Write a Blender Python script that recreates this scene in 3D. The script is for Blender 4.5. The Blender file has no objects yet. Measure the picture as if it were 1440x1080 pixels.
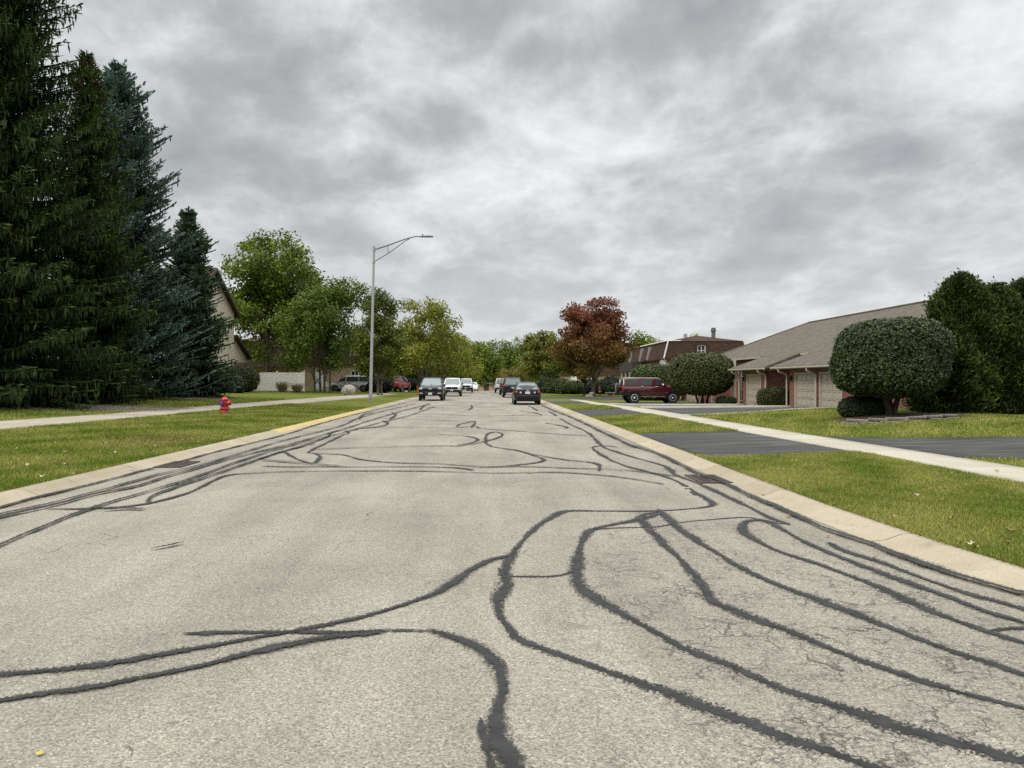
import bpy, math, random
import numpy as np
from mathutils import Vector, Matrix

R = math.radians
PI = math.pi
rng = np.random.default_rng(7)
random.seed(7)
sc = bpy.context.scene
COL = sc.collection

# ------------------------------------------------------------------ camera
CAM_H, FPX, VX, VY = 1.6, 1080.0, 682.0, 535.0
cd = bpy.data.cameras.new("camera")
cam = bpy.data.objects.new("camera", cd)
COL.objects.link(cam)
cam.location = (0, 0, CAM_H)
cam.rotation_euler = (R(90), 0, 0)
cd.sensor_width = 36
cd.lens = 27
cd.shift_x = (720 - VX) / 1440
cd.shift_y = (VY - 540) / 1440
cd.clip_start = 0.05
cd.clip_end = 6000
sc.camera = cam


def G(px, py, z=0.0):
    Y = (CAM_H - z) * FPX / (py - VY)
    return ((px - VX) * Y / FPX, Y)


def sm(t):
    t = np.clip(t, 0, 1)
    return t * t * (3 - 2 * t)


# ------------------------------------------------------------------ terrain
CR = np.array([(-10, 4.2), (2, 4.12), (5.67, 3.98), (7.3, 3.82), (9.3, 3.75), (12, 3.76), (16.5, 3.84), (30, 3.92), (49, 4.0), (400, 4.0)])
CURB_R, CURB_L = 0.44, 0.52


def cR(y): return np.interp(y, CR[:, 0], CR[:, 1])
def cL(y): return np.interp(y, [-10, 10, 20, 60, 400], [-6.1, -6.07, -6.0, -6.0, -6.0])


def drop(y):
    y = np.asarray(y, float)
    return -0.0135 * (np.sqrt((y - 118) ** 2 + 200) + (y - 118)) / 2 * (y > 60)


def H(x, y):
    x = np.asarray(x, float); y = np.asarray(y, float)
    dl = cL(y) - CURB_L - x
    dr = x - cR(y) - CURB_R
    zl = .06 + .30 * sm(dl / 6) + .35 * sm((dl - 6) / 12)
    zr = .06 + .08 * sm(dr / 3) + .28 * sm((dr - 5) / 7) * (1 - sm((y - 30) / 14)) - .25 * sm((y - 36) / 22) * sm(dr / 6) * (1 - .6 * sm((y - 62) / 12))
    z = np.where(dl > 0, zl, np.where(dr > 0, zr, 0.0))
    return z + drop(y)


def Hf(x, y): return float(H(x, y))


# ------------------------------------------------------------------ object helpers
def tag(o, label=None, cat=None, group=None, kind=None):
    if label: o["label"] = label
    if cat: o["category"] = cat
    if group: o["group"] = group
    if kind: o["kind"] = kind
    return o


def thing(name, label, cat, loc=(0, 0, 0), rz=0.0, group=None):
    o = bpy.data.objects.new(name, None)
    o.empty_display_size = .2
    COL.objects.link(o)
    o.location = loc
    o.rotation_euler = (0, 0, rz)
    return tag(o, label, cat, group)


def copy_tree(o, parent=None):
    c = o.copy()
    COL.objects.link(c)
    if parent: c.parent = parent
    for ch in list(o.children):
        copy_tree(ch, c)
    return c


def link(name, me, mats, parent=None):
    o = bpy.data.objects.new(name, me)
    COL.objects.link(o)
    for m in (mats if isinstance(mats, (list, tuple)) else [mats]):
        me.materials.append(m)
    if parent: o.parent = parent
    return o


class MB:
    def __init__(s): s.v = []; s.f = []; s.mi = []; s.cur = 0

    def add(s, vs, fs):
        b = len(s.v)
        s.v += [tuple(map(float, v)) for v in vs]
        s.f += [tuple(i + b for i in f) for f in fs]
        s.mi += [s.cur] * len(fs)
        return s

    def box(s, c, d, rz=0, bev=0):
        x, y, z = c; a, b, h = d[0] / 2, d[1] / 2, d[2] / 2
        if bev and bev < min(a, b, h):
            vs = []; e = bev
            for sx, sy, sz in [(i, j, k) for i in (-1, 1) for j in (-1, 1) for k in (-1, 1)]:
                vs += [(sx * (a - e), sy * (b - e), sz * h), (sx * (a - e), sy * b, sz * (h - e)), (sx * a, sy * (b - e), sz * (h - e))]
            import bmesh
            bm = bmesh.new()
            for v in vs: bm.verts.new(v)
            bmesh.ops.convex_hull(bm, input=bm.verts[:])
            bmesh.ops.dissolve_limit(bm, angle_limit=.01, verts=bm.verts[:], edges=bm.edges[:])
            bm.verts.index_update()
            vs = [v.co[:] for v in bm.verts]
            fs = [tuple(v.index for v in f.verts) for f in bm.faces]
            bm.free()
        else:
            vs = [(i * a, j * b, k * h) for i in (-1, 1) for j in (-1, 1) for k in (-1, 1)]
            fs = [(0, 1, 3, 2), (4, 6, 7, 5), (0, 4, 5, 1), (2, 3, 7, 6), (0, 2, 6, 4), (1, 5, 7, 3)]
        cr, sr = math.cos(rz), math.sin(rz)
        return s.add([(x + p * cr - q * sr, y + p * sr + q * cr, z + r) for p, q, r in vs], fs)

    def bx(s, x0, x1, y0, y1, z0, z1):
        return s.box(((x0 + x1) / 2, (y0 + y1) / 2, (z0 + z1) / 2), (abs(x1 - x0), abs(y1 - y0), abs(z1 - z0)))

    def prism(s, poly, off):
        n = len(poly); off = Vector(off)
        vs = [Vector(p) for p in poly]
        vs2 = [p + off for p in vs]
        fs = [tuple(range(n)), tuple(range(2 * n - 1, n - 1, -1))]
        fs += [(i, i + n, (i + 1) % n + n, (i + 1) % n) for i in range(n)]
        return s.add(vs + vs2, fs)

    def tube(s, pts, rad, n=8, cap=True):
        pts = [Vector(p) for p in pts]
        if not hasattr(rad, "__len__"): rad = [rad] * len(pts)
        vs = []; fs = []
        ref = None
        for i, p in enumerate(pts):
            t = (pts[min(i + 1, len(pts) - 1)] - pts[max(i - 1, 0)])
            t = t.normalized() if t.length > 1e-9 else Vector((0, 0, 1))
            if ref is None: ref = Vector((1, 0, 0)) if abs(t.x) < .9 else Vector((0, 1, 0))
            u = (ref - t * ref.dot(t)).normalized(); ref = u
            w = t.cross(u)
            for k in range(n):
                a = 2 * PI * k / n
                vs.append(p + (u * math.cos(a) + w * math.sin(a)) * rad[i])
        for i in range(len(pts) - 1):
            for k in range(n):
                fs.append((i * n + k, i * n + (k + 1) % n, (i + 1) * n + (k + 1) % n, (i + 1) * n + k))
        if cap:
            fs.append(tuple(range(n - 1, -1, -1)))
            fs.append(tuple((len(pts) - 1) * n + k for k in range(n)))
        return s.add(vs, fs)

    def lathe(s, prof, n=24, c=(0, 0, 0), axis='z'):
        vs = []; fs = []
        for r, h in prof:
            for k in range(n):
                a = 2 * PI * k / n
                p = (r * math.cos(a), r * math.sin(a), h)
                if axis == 'y': p = (p[0], p[2], p[1])
                if axis == 'x': p = (p[2], p[0], p[1])
                vs.append((p[0] + c[0], p[1] + c[1], p[2] + c[2]))
        m = len(prof)
        for i in range(m - 1):
            for k in range(n):
                fs.append((i * n + k, i * n + (k + 1) % n, (i + 1) * n + (k + 1) % n, (i + 1) * n + k))
        fs.append(tuple(range(n - 1, -1, -1)))
        fs.append(tuple((m - 1) * n + k for k in range(n)))
        return s.add(vs, fs)

    def ball(s, c, r, n=12, m=8):
        vs = []; fs = []
        for i in range(m + 1):
            th = PI * i / m
            for k in range(n):
                a = 2 * PI * k / n
                vs.append((c[0] + r[0] * math.sin(th) * math.cos(a), c[1] + r[1] * math.sin(th) * math.sin(a), c[2] + r[2] * math.cos(th)))
        for i in range(m):
            for k in range(n):
                fs.append((i * n + k, (i + 1) * n + k, (i + 1) * n + (k + 1) % n, i * n + (k + 1) % n))
        return s.add(vs, fs)

    def loft(s, rings, cap=True):
        n = len(rings[0]); vs = [p for r in rings for p in r]; fs = []
        for i in range(len(rings) - 1):
            for k in range(n):
                fs.append((i * n + k, i * n + (k + 1) % n, (i + 1) * n + (k + 1) % n, (i + 1) * n + k))
        if cap:
            fs.append(tuple(range(n - 1, -1, -1)))
            fs.append(tuple((len(rings) - 1) * n + k for k in range(n)))
        return s.add(vs, fs)

    def build(s, name, mats, parent=None, smooth=None, bevel=0):
        me = bpy.data.meshes.new(name)
        me.from_pydata(s.v, [], s.f)
        me.polygons.foreach_set("material_index", s.mi)
        import bmesh
        bm = bmesh.new(); bm.from_mesh(me)
        bmesh.ops.recalc_face_normals(bm, faces=bm.faces[:])
        bm.to_mesh(me); bm.free()
        if smooth is not None:
            me.polygons.foreach_set("use_smooth", [True] * len(me.polygons))
            me.set_sharp_from_angle(angle=R(smooth))
        me.update()
        o = link(name, me, mats, parent)
        if bevel:
            b = o.modifiers.new("bevel", 'BEVEL'); b.width = bevel; b.segments = 2; b.limit_method = 'ANGLE'; b.angle_limit = R(40)
        return o


def poly_mesh(name, V, F, colors=None, smooth=False, uv=None):
    """V (n,3), F (m,k) arrays; colors per vertex (n,3)"""
    me = bpy.data.meshes.new(name)
    V = np.ascontiguousarray(V, np.float32); F = np.ascontiguousarray(F, np.int32)
    m, k = F.shape
    me.vertices.add(len(V)); me.vertices.foreach_set("co", V.ravel())
    me.loops.add(m * k); me.loops.foreach_set("vertex_index", F.ravel())
    me.polygons.add(m)
    me.polygons.foreach_set("loop_start", np.arange(0, m * k, k, dtype=np.int32))
    if smooth: me.polygons.foreach_set("use_smooth", np.ones(m, bool))
    if colors is not None:
        at = me.color_attributes.new("Col", 'FLOAT_COLOR', 'POINT')
        c4 = np.ones((len(V), 4), np.float32); c4[:, :3] = colors
        at.data.foreach_set("color", c4.ravel())
    if uv is not None:
        ul = me.uv_layers.new(name="UVMap")
        ul.data.foreach_set("uv", np.ascontiguousarray(uv[F.ravel()], np.float32).ravel())
    me.update(calc_edges=True)
    return me


def grid_faces(nr, nc, wrap=False):
    i = np.arange(nr - 1)[:, None]; j = np.arange(nc if wrap else nc - 1)[None, :]
    a = i * nc + j; b = i * nc + (j + 1) % nc
    return np.stack([a, b, b + nc, a + nc], -1).reshape(-1, 4)


# ------------------------------------------------------------------ materials
def new_mat(name):
    m = bpy.data.materials.new(name); m.use_nodes = True
    nt = m.node_tree
    return m, nt, nt.nodes, nt.links, nt.nodes["Principled BSDF"]


def flat(name, col, rough=.5, metal=0, spec=.5, coat=0, var=0.0, vscale=8.0):
    m, nt, N, L, p = new_mat(name)
    p.inputs["Base Color"].default_value = (*col, 1)
    p.inputs["Roughness"].default_value = rough
    p.inputs["Metallic"].default_value = metal
    p.inputs["Specular IOR Level"].default_value = spec
    p.inputs["Coat Weight"].default_value = coat
    p.inputs["Coat Roughness"].default_value = .06
    if var:
        tc = N.new("ShaderNodeTexCoord"); nz = N.new("ShaderNodeTexNoise")
        nz.inputs["Scale"].default_value = vscale; nz.inputs["Detail"].default_value = 6
        L.new(tc.outputs["Object"], nz.inputs["Vector"])
        r = ramp(N, [(.3, tuple(c * (1 - var) for c in col)), (.7, tuple(min(1, c * (1 + var)) for c in col))])
        L.new(nz.outputs["Fac"], r.inputs["Fac"]); L.new(r.outputs["Color"], p.inputs["Base Color"])
    return m


def ramp(N, stops, interp='LINEAR'):
    r = N.new("ShaderNodeValToRGB"); cr = r.color_ramp; cr.interpolation = interp
    while len(cr.elements) < len(stops): cr.elements.new(.5)
    for e, (p, c) in zip(cr.elements, stops):
        e.position = p; e.color = (*c, 1) if len(c) == 3 else c
    return r


def noise(N, L, vec, scale, detail=4, rough=.55, dist=0):
    n = N.new("ShaderNodeTexNoise")
    n.inputs["Scale"].default_value = scale; n.inputs["Detail"].default_value = detail
    n.inputs["Roughness"].default_value = rough; n.inputs["Distortion"].default_value = dist
    if vec is not None: L.new(vec, n.inputs["Vector"])
    return n


def mth(N, L, op, a, b=None, c=None, clamp=False):
    n = N.new("ShaderNodeMath"); n.operation = op; n.use_clamp = clamp
    for i, x in enumerate((a, b, c)):
        if x is None: continue
        if isinstance(x, (int, float)): n.inputs[i].default_value = x
        else: L.new(x, n.inputs[i])
    return n.outputs[0]


def mixc(N, L, fac, a, b, blend='MIX'):
    n = N.new("ShaderNodeMix"); n.data_type = 'RGBA'; n.blend_type = blend
    for i, x in ((0, fac), (6, a), (7, b)):
        if isinstance(x, (int, float)): n.inputs[i].default_value = x
        elif isinstance(x, tuple): n.inputs[i].default_value = (*x, 1)
        else: L.new(x, n.inputs[i])
    return n.outputs[2]


def mapr(N, L, v, a, b, c=0.0, d=1.0):
    n = N.new("ShaderNodeMapRange"); n.clamp = True
    L.new(v, n.inputs[0])
    for i, x in enumerate((a, b, c, d)): n.inputs[i + 1].default_value = x
    return n.outputs[0]


def bump(N, L, p, h, strength=.3, dist=.02):
    b = N.new("ShaderNodeBump"); b.inputs["Strength"].default_value = strength; b.inputs["Distance"].default_value = dist
    L.new(h, b.inputs["Height"]); L.new(b.outputs["Normal"], p.inputs["Normal"])


def foliage_mat(name, trans=.25, rough=.6, spec=.25):
    m, nt, N, L, p = new_mat(name)
    a = N.new("ShaderNodeAttribute"); a.attribute_name = "Col"
    L.new(a.outputs["Color"], p.inputs["Base Color"])
    p.inputs["Roughness"].default_value = rough; p.inputs["Specular IOR Level"].default_value = spec
    t = N.new("ShaderNodeBsdfTranslucent"); mx = N.new("ShaderNodeMixShader"); mx.inputs[0].default_value = trans
    h = N.new("ShaderNodeHueSaturation"); h.inputs["Value"].default_value = 1.1; h.inputs["Saturation"].default_value = 1.1
    L.new(a.outputs["Color"], h.inputs["Color"]); L.new(h.outputs["Color"], t.inputs["Color"])
    L.new(p.outputs[0], mx.inputs[1]); L.new(t.outputs[0], mx.inputs[2])
    L.new(mx.outputs[0], N["Material Output"].inputs["Surface"])
    return m


def road_mat():
    m, nt, N, L, p = new_mat("worn_asphalt")
    tc = N.new("ShaderNodeTexCoord"); o = tc.outputs["Object"]
    sep = N.new("ShaderNodeSeparateXYZ"); L.new(o, sep.inputs[0])
    big = noise(N, L, o, .35, 5, .6)
    mp = N.new("ShaderNodeMapping"); mp.inputs["Scale"].default_value = (1.1, .12, 1); L.new(o, mp.inputs[0])
    streak = noise(N, L, mp.outputs[0], 1.3, 4, .6)
    base = ramp(N, [(.28, (.235, .216, .18)), (.5, (.30, .277, .23)), (.72, (.355, .33, .277))]); L.new(big.outputs["Fac"], base.inputs[0])
    st = mapr(N, L, streak.outputs["Fac"], .3, .7, .80, 1.10)
    c = mixc(N, L, 1.0, base.outputs[0], st, 'MULTIPLY')
    v = N.new("ShaderNodeTexVoronoi"); v.inputs["Scale"].default_value = 105; L.new(o, v.inputs["Vector"])
    sp = N.new("ShaderNodeSeparateColor"); L.new(v.outputs["Color"], sp.inputs[0])
    ag = ramp(N, [(0, (.42, .42, .42)), (.25, (.8, .79, .78)), (.6, (1.0, 1.0, .99)), (.9, (1.3, 1.28, 1.22)), (1, (1.75, 1.7, 1.6))]); L.new(sp.outputs[0], ag.inputs[0])
    c = mixc(N, L, .85, c, ag.outputs[0], 'MULTIPLY')
    pit = noise(N, L, o, 85, 3, .7)
    pf = mapr(N, L, pit.outputs["Fac"], .60, .70, 0, .75)
    c = mixc(N, L, pf, c, (.085, .08, .075))
    # alligator cracking, denser on the right-hand side near the kerb
    dn = noise(N, L, o, 3.0, 5, .65)
    add = N.new("ShaderNodeVectorMath"); add.operation = 'MULTIPLY_ADD'
    L.new(dn.outputs["Color"], add.inputs[0]); add.inputs[1].default_value = (.45, .45, 0); L.new(o, add.inputs[2])
    vc = N.new("ShaderNodeTexVoronoi"); vc.feature = 'DISTANCE_TO_EDGE'; vc.inputs["Scale"].default_value = 4.2; L.new(add.outputs[0], vc.inputs["Vector"])
    vc2 = N.new("ShaderNodeTexVoronoi"); vc2.feature = 'DISTANCE_TO_EDGE'; vc2.inputs["Scale"].default_value = 9.5; L.new(add.outputs[0], vc2.inputs["Vector"])
    crk = mapr(N, L, vc.outputs["Distance"], .008, .026, 1, 0)
    crk2 = mapr(N, L, vc2.outputs["Distance"], .010, .038, .6, 0)
    crk = mth(N, L, 'MAXIMUM', crk, crk2)
    brk = noise(N, L, o, 2.2, 4, .6)
    bm_ = mapr(N, L, brk.outputs["Fac"], .43, .53, 0, 1)
    rx = mapr(N, L, sep.outputs[0], .2, 1.3, .0, 1); rx2 = mapr(N, L, sep.outputs[0], 3.2, 3.9, 1, .2)
    ry = mapr(N, L, sep.outputs[1], 6, 10, 1, .12)
    reg = mth(N, L, 'MULTIPLY', mth(N, L, 'MULTIPLY', rx, rx2), ry)
    thr = mth(N, L, 'ADD', mth(N, L, 'MULTIPLY', reg, .9), .0)
    cf = mth(N, L, 'MULTIPLY', mth(N, L, 'MULTIPLY', crk, bm_), thr, clamp=True)
    # sparse hairline cracks elsewhere
    vh = N.new("ShaderNodeTexVoronoi"); vh.feature = 'DISTANCE_TO_EDGE'; vh.inputs["Scale"].default_value = 1.5; L.new(add.outputs[0], vh.inputs["Vector"])
    hl = mapr(N, L, vh.outputs["Distance"], .003, .009, 1, 0)
    b2 = noise(N, L, o, 1.1, 5, .7); hm = mapr(N, L, b2.outputs["Fac"], .56, .62, 0, .8)
    cf = mth(N, L, 'MAXIMUM', cf, mth(N, L, 'MULTIPLY', hl, hm))
    # grit along both gutters and a few oil stains
    gx = mth(N, L, 'MAXIMUM', mapr(N, L, sep.outputs[0], 3.0, 3.85, 0, 1), mapr(N, L, sep.outputs[0], -5.2, -6.0, 0, 1))
    gn = noise(N, L, o, 1.6, 6, .7); c = mixc(N, L, mth(N, L, 'MULTIPLY', gx, mapr(N, L, gn.outputs["Fac"], .4, .7, 0, .45)), c, (.17, .14, .10))
    sn_ = noise(N, L, o, .9, 3, .5); c = mixc(N, L, mapr(N, L, sn_.outputs["Fac"], .66, .76, 0, .3), c, (.12, .11, .10))
    c = mixc(N, L, cf, c, (.065, .06, .052))
    L.new(c, p.inputs["Base Color"])
    p.inputs["Roughness"].default_value = .9; p.inputs["Specular IOR Level"].default_value = .25
    hh = mth(N, L, 'SUBTRACT', mth(N, L, 'MULTIPLY', sp.outputs[0], .6), mth(N, L, 'ADD', pf, mth(N, L, 'MULTIPLY', cf, 2.0)))
    bump(N, L, p, hh, .55, .006)
    return m


def sealant_mat():
    m, nt, N, L, p = new_mat("crack_sealant")
    uvn = N.new("ShaderNodeUVMap"); su = N.new("ShaderNodeSeparateXYZ"); L.new(uvn.outputs[0], su.inputs[0])
    tc = N.new("ShaderNodeTexCoord"); o = tc.outputs["Object"]
    shn = noise(N, L, o, 1.3, 3, .6)
    e0 = mth(N, L, 'ABSOLUTE', su.outputs[0]); e = mth(N, L, 'ABSOLUTE', mth(N, L, 'ADD', su.outputs[0], mth(N, L, 'MULTIPLY', mth(N, L, 'SUBTRACT', shn.outputs["Fac"], .5), 1.3)))
    wob = noise(N, L, o, 6, 6, .7)
    core = mapr(N, L, wob.outputs["Fac"], .32, .68, .12, .46)
    fr = noise(N, L, o, 55, 3, .7)
    d = mth(N, L, 'SUBTRACT', e, core)                       # <0 inside the core
    fine = mth(N, L, 'ADD', d, mth(N, L, 'MULTIPLY', mth(N, L, 'SUBTRACT', fr.outputs["Fac"], .5), .35))
    a1 = mapr(N, L, fine, -.02, .02, 1, 0)
    spk = noise(N, L, o, 58, 3, .7)
    den = mapr(N, L, d, 0, .55, .44, .60)
    a2 = mth(N, L, 'GREATER_THAN', spk.outputs["Fac"], den)
    lim = mth(N, L, 'LESS_THAN', e0, mapr(N, L, fr.outputs["Fac"], .3, .7, .75, 1.0))
    a = mth(N, L, 'MULTIPLY', mth(N, L, 'MAXIMUM', a1, mth(N, L, 'MULTIPLY', a2, .9)), lim)
    tone = noise(N, L, o, 6, 5, .6)
    col = ramp(N, [(.3, (.022, .022, .022)), (.75, (.056, .056, .054))]); L.new(tone.outputs["Fac"], col.inputs[0])
    L.new(col.outputs[0], p.inputs["Base Color"])
    p.inputs["Roughness"].default_value = .7; p.inputs["Specular IOR Level"].default_value = .15
    tr = N.new("ShaderNodeBsdfTransparent"); mx = N.new("ShaderNodeMixShader")
    L.new(a, mx.inputs[0]); L.new(tr.outputs[0], mx.inputs[1]); L.new(p.outputs[0], mx.inputs[2])
    L.new(mx.outputs[0], N["Material Output"].inputs["Surface"])
    return m


def concrete_mat(name, c0, c1, joint=0.0, axis=1, grit=1.0, stain=.35):
    m, nt, N, L, p = new_mat(name)
    tc = N.new("ShaderNodeTexCoord"); o = tc.outputs["Object"]
    n1 = noise(N, L, o, .9, 6, .65); n2 = noise(N, L, o, 45, 4, .7); n3 = noise(N, L, o, 4.0, 6, .7)
    r = ramp(N, [(.3, c0), (.7, c1)]); L.new(n1.outputs["Fac"], r.inputs[0])
    c = mixc(N, L, 1, r.outputs[0], mapr(N, L, n2.outputs["Fac"], .25, .75, 1 - .22 * grit, 1 + .18 * grit), 'MULTIPLY')
    c = mixc(N, L, mapr(N, L, n3.outputs["Fac"], .55, .75, 0, stain), c, tuple(x * .55 for x in c0))
    if joint:
        s = N.new("ShaderNodeSeparateXYZ"); L.new(o, s.inputs[0])
        f = mth(N, L, 'FRACT', mth(N, L, 'DIVIDE', s.outputs[axis], joint))
        jd = mth(N, L, 'ABSOLUTE', mth(N, L, 'SUBTRACT', f, .5))
        c = mixc(N, L, mapr(N, L, jd, .006 / joint, .016 / joint, .75, 0), c, (.06, .055, .045))
        # each slab its own tone
        w = N.new("ShaderNodeTexWhiteNoise"); w.noise_dimensions = '1D'
        L.new(mth(N, L, 'FLOOR', mth(N, L, 'ADD', mth(N, L, 'DIVIDE', s.outputs[axis], joint), .5)), w.inputs["W"])
        c = mixc(N, L, 1, c, mapr(N, L, w.outputs["Value"], 0, 1, .9, 1.06), 'MULTIPLY')
    L.new(c, p.inputs["Base Color"]); p.inputs["Roughness"].default_value = .88; p.inputs["Specular IOR Level"].default_value = .25
    bump(N, L, p, n2.outputs["Fac"], .25, .006)
    return m


def lawn_mat():
    m, nt, N, L, p = new_mat("lawn_grass")
    p.inputs["Specular IOR Level"].default_value = 0
    tc = N.new("ShaderNodeTexCoord"); o = tc.outputs["Object"]
    a = noise(N, L, o, .33, 6, .62); b = noise(N, L, o, 2.4, 6, .7); f = noise(N, L, o, 38, 4, .75)
    r = ramp(N, [(.33, (.085, .115, .022)), (.5, (.125, .145, .034)), (.68, (.20, .19, .06))])
    mixf = mth(N, L, 'ADD', mth(N, L, 'MULTIPLY', a.outputs["Fac"], .65), mth(N, L, 'MULTIPLY', b.outputs["Fac"], .35)); L.new(mixf, r.inputs[0])
    c = mixc(N, L, 1, r.outputs[0], mapr(N, L, f.outputs["Fac"], .25, .75, .62, 1.38), 'MULTIPLY')
    dry = noise(N, L, o, 1.1, 7, .75); c = mixc(N, L, mapr(N, L, dry.outputs["Fac"], .62, .75, 0, .55), c, (.16, .12, .05))
    L.new(c, p.inputs["Base Color"]); p.inputs["Roughness"].default_value = .95; p.inputs["Specular IOR Level"].default_value = 0
    bump(N, L, p, f.outputs["Fac"], .6, .03)
    return m


def brick_mat(name, c1, c2, mortar, scale=1.0, bw=.2, rh=.075):
    m, nt, N, L, p = new_mat(name)
    tc = N.new("ShaderNodeTexCoord"); o = tc.outputs["Object"]
    geo = N.new("ShaderNodeNewGeometry"); sn = N.new("ShaderNodeSeparateXYZ"); L.new(geo.outputs["True Normal"], sn.inputs[0])
    s = N.new("ShaderNodeSeparateXYZ"); L.new(o, s.inputs[0])
    u = mth(N, L, 'ADD', mth(N, L, 'MULTIPLY', s.outputs[0], mth(N, L, 'ABSOLUTE', sn.outputs[1])), mth(N, L, 'MULTIPLY', s.outputs[1], mth(N, L, 'ABSOLUTE', sn.outputs[0])))
    cb = N.new("ShaderNodeCombineXYZ"); L.new(u, cb.inputs[0]); L.new(s.outputs[2], cb.inputs[1])
    bt = N.new("ShaderNodeTexBrick"); L.new(cb.outputs[0], bt.inputs["Vector"])
    bt.inputs["Color1"].default_value = (*c1, 1); bt.inputs["Color2"].default_value = (*c2, 1); bt.inputs["Mortar"].default_value = (*mortar, 1)
    bt.inputs["Scale"].default_value = scale; bt.inputs["Brick Width"].default_value = bw; bt.inputs["Row Height"].default_value = rh; bt.inputs["Mortar Size"].default_value = .008
    n = noise(N, L, o, 5, 5, .7)
    c = mixc(N, L, 1, bt.outputs["Color"], mapr(N, L, n.outputs["Fac"], .3, .7, .75, 1.25), 'MULTIPLY')
    L.new(c, p.inputs["Base Color"]); p.inputs["Roughness"].default_value = .9
    bump(N, L, p, bt.outputs["Fac"], .3, -.01)
    return m


def shingle_mat(name, c1, c2, gap):
    m, nt, N, L, p = new_mat(name)
    tc = N.new("ShaderNodeTexCoord"); o = tc.outputs["Object"]
    geo = N.new("ShaderNodeNewGeometry"); sn = N.new("ShaderNodeSeparateXYZ"); L.new(geo.outputs["True Normal"], sn.inputs[0])
    s = N.new("ShaderNodeSeparateXYZ"); L.new(o, s.inputs[0])
    sx = mth(N, L, 'GREATER_THAN', mth(N, L, 'ABSOLUTE', sn.outputs[0]), mth(N, L, 'ABSOLUTE', sn.outputs[1]))
    u = mth(N, L, 'ADD', mth(N, L, 'MULTIPLY', s.outputs[1], sx), mth(N, L, 'MULTIPLY', s.outputs[0], mth(N, L, 'SUBTRACT', 1.0, sx)))
    # distance up the slope = z / sin(slope)
    sl = mth(N, L, 'SQRT', mth(N, L, 'MAXIMUM', mth(N, L, 'SUBTRACT', 1.0, mth(N, L, 'POWER', sn.outputs[2], 2.0)), .01))
    v = mth(N, L, 'DIVIDE', s.outputs[2], sl)
    cb = N.new("ShaderNodeCombineXYZ"); L.new(u, cb.inputs[0]); L.new(v, cb.inputs[1])
    bt = N.new("ShaderNodeTexBrick"); L.new(cb.outputs[0], bt.inputs["Vector"])
    bt.inputs["Color1"].default_value = (*c1, 1); bt.inputs["Color2"].default_value = (*c2, 1); bt.inputs["Mortar"].default_value = (*gap, 1)
    bt.inputs["Scale"].default_value = 1; bt.inputs["Brick Width"].default_value = .3; bt.inputs["Row Height"].default_value = .145; bt.inputs["Mortar Size"].default_value = .012
    n = noise(N, L, o, 1.2, 6, .7); n2 = noise(N, L, o, 30, 3, .7)
    c = mixc(N, L, 1, bt.outputs["Color"], mapr(N, L, n.outputs["Fac"], .3, .7, .85, 1.15), 'MULTIPLY')
    c = mixc(N, L, 1, c, mapr(N, L, n2.outputs["Fac"], .3, .7, .8, 1.2), 'MULTIPLY')
    L.new(c, p.inputs["Base Color"]); p.inputs["Roughness"].default_value = .95; p.inputs["Specular IOR Level"].default_value = .15
    bump(N, L, p, bt.outputs["Fac"], .35, -.015)
    return m


def siding_mat(name, c, rh=.11):
    m, nt, N, L, p = new_mat(name)
    tc = N.new("ShaderNodeTexCoord"); s = N.new("ShaderNodeSeparateXYZ"); L.new(tc.outputs["Object"], s.inputs[0])
    f = mth(N, L, 'FRACT', mth(N, L, 'DIVIDE', s.outputs[2], rh))
    col = ramp(N, [(0, tuple(x * .45 for x in c)), (.16, tuple(x * .8 for x in c)), (.3, c), (1, c)]); L.new(f, col.inputs[0])
    L.new(col.outputs[0], p.inputs["Base Color"]); p.inputs["Roughness"].default_value = .6
    bump(N, L, p, mth(N, L, 'SUBTRACT', 1.0, f), .8, .02)
    return m


def chips_mat(name, cols, scale):
    m, nt, N, L, p = new_mat(name)
    tc = N.new("ShaderNodeTexCoord"); v = N.new("ShaderNodeTexVoronoi"); v.inputs["Scale"].default_value = scale
    L.new(tc.outputs["Object"], v.inputs["Vector"]); s = N.new("ShaderNodeSeparateColor"); L.new(v.outputs["Color"], s.inputs[0])
    r = ramp(N, [(i / (len(cols) - 1), c) for i, c in enumerate(cols)]); L.new(s.outputs[0], r.inputs[0])
    L.new(r.outputs[0], p.inputs["Base Color"]); p.inputs["Roughness"].default_value = .95
    bump(N, L, p, v.outputs["Distance"], 1.0, .05)
    return m


def bark_mat(name, c0, c1):
    m, nt, N, L, p = new_mat(name)
    tc = N.new("ShaderNodeTexCoord"); mp = N.new("ShaderNodeMapping"); mp.inputs["Scale"].default_value = (9, 9, 1.6); L.new(tc.outputs["Object"], mp.inputs[0])
    n = noise(N, L, mp.outputs[0], 2.5, 6, .7)
    r = ramp(N, [(.3, c0), (.7, c1)]); L.new(n.outputs["Fac"], r.inputs[0]); L.new(r.outputs[0], p.inputs["Base Color"])
    p.inputs["Roughness"].default_value = .95; bump(N, L, p, n.outputs["Fac"], .8, .03)
    return m


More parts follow.
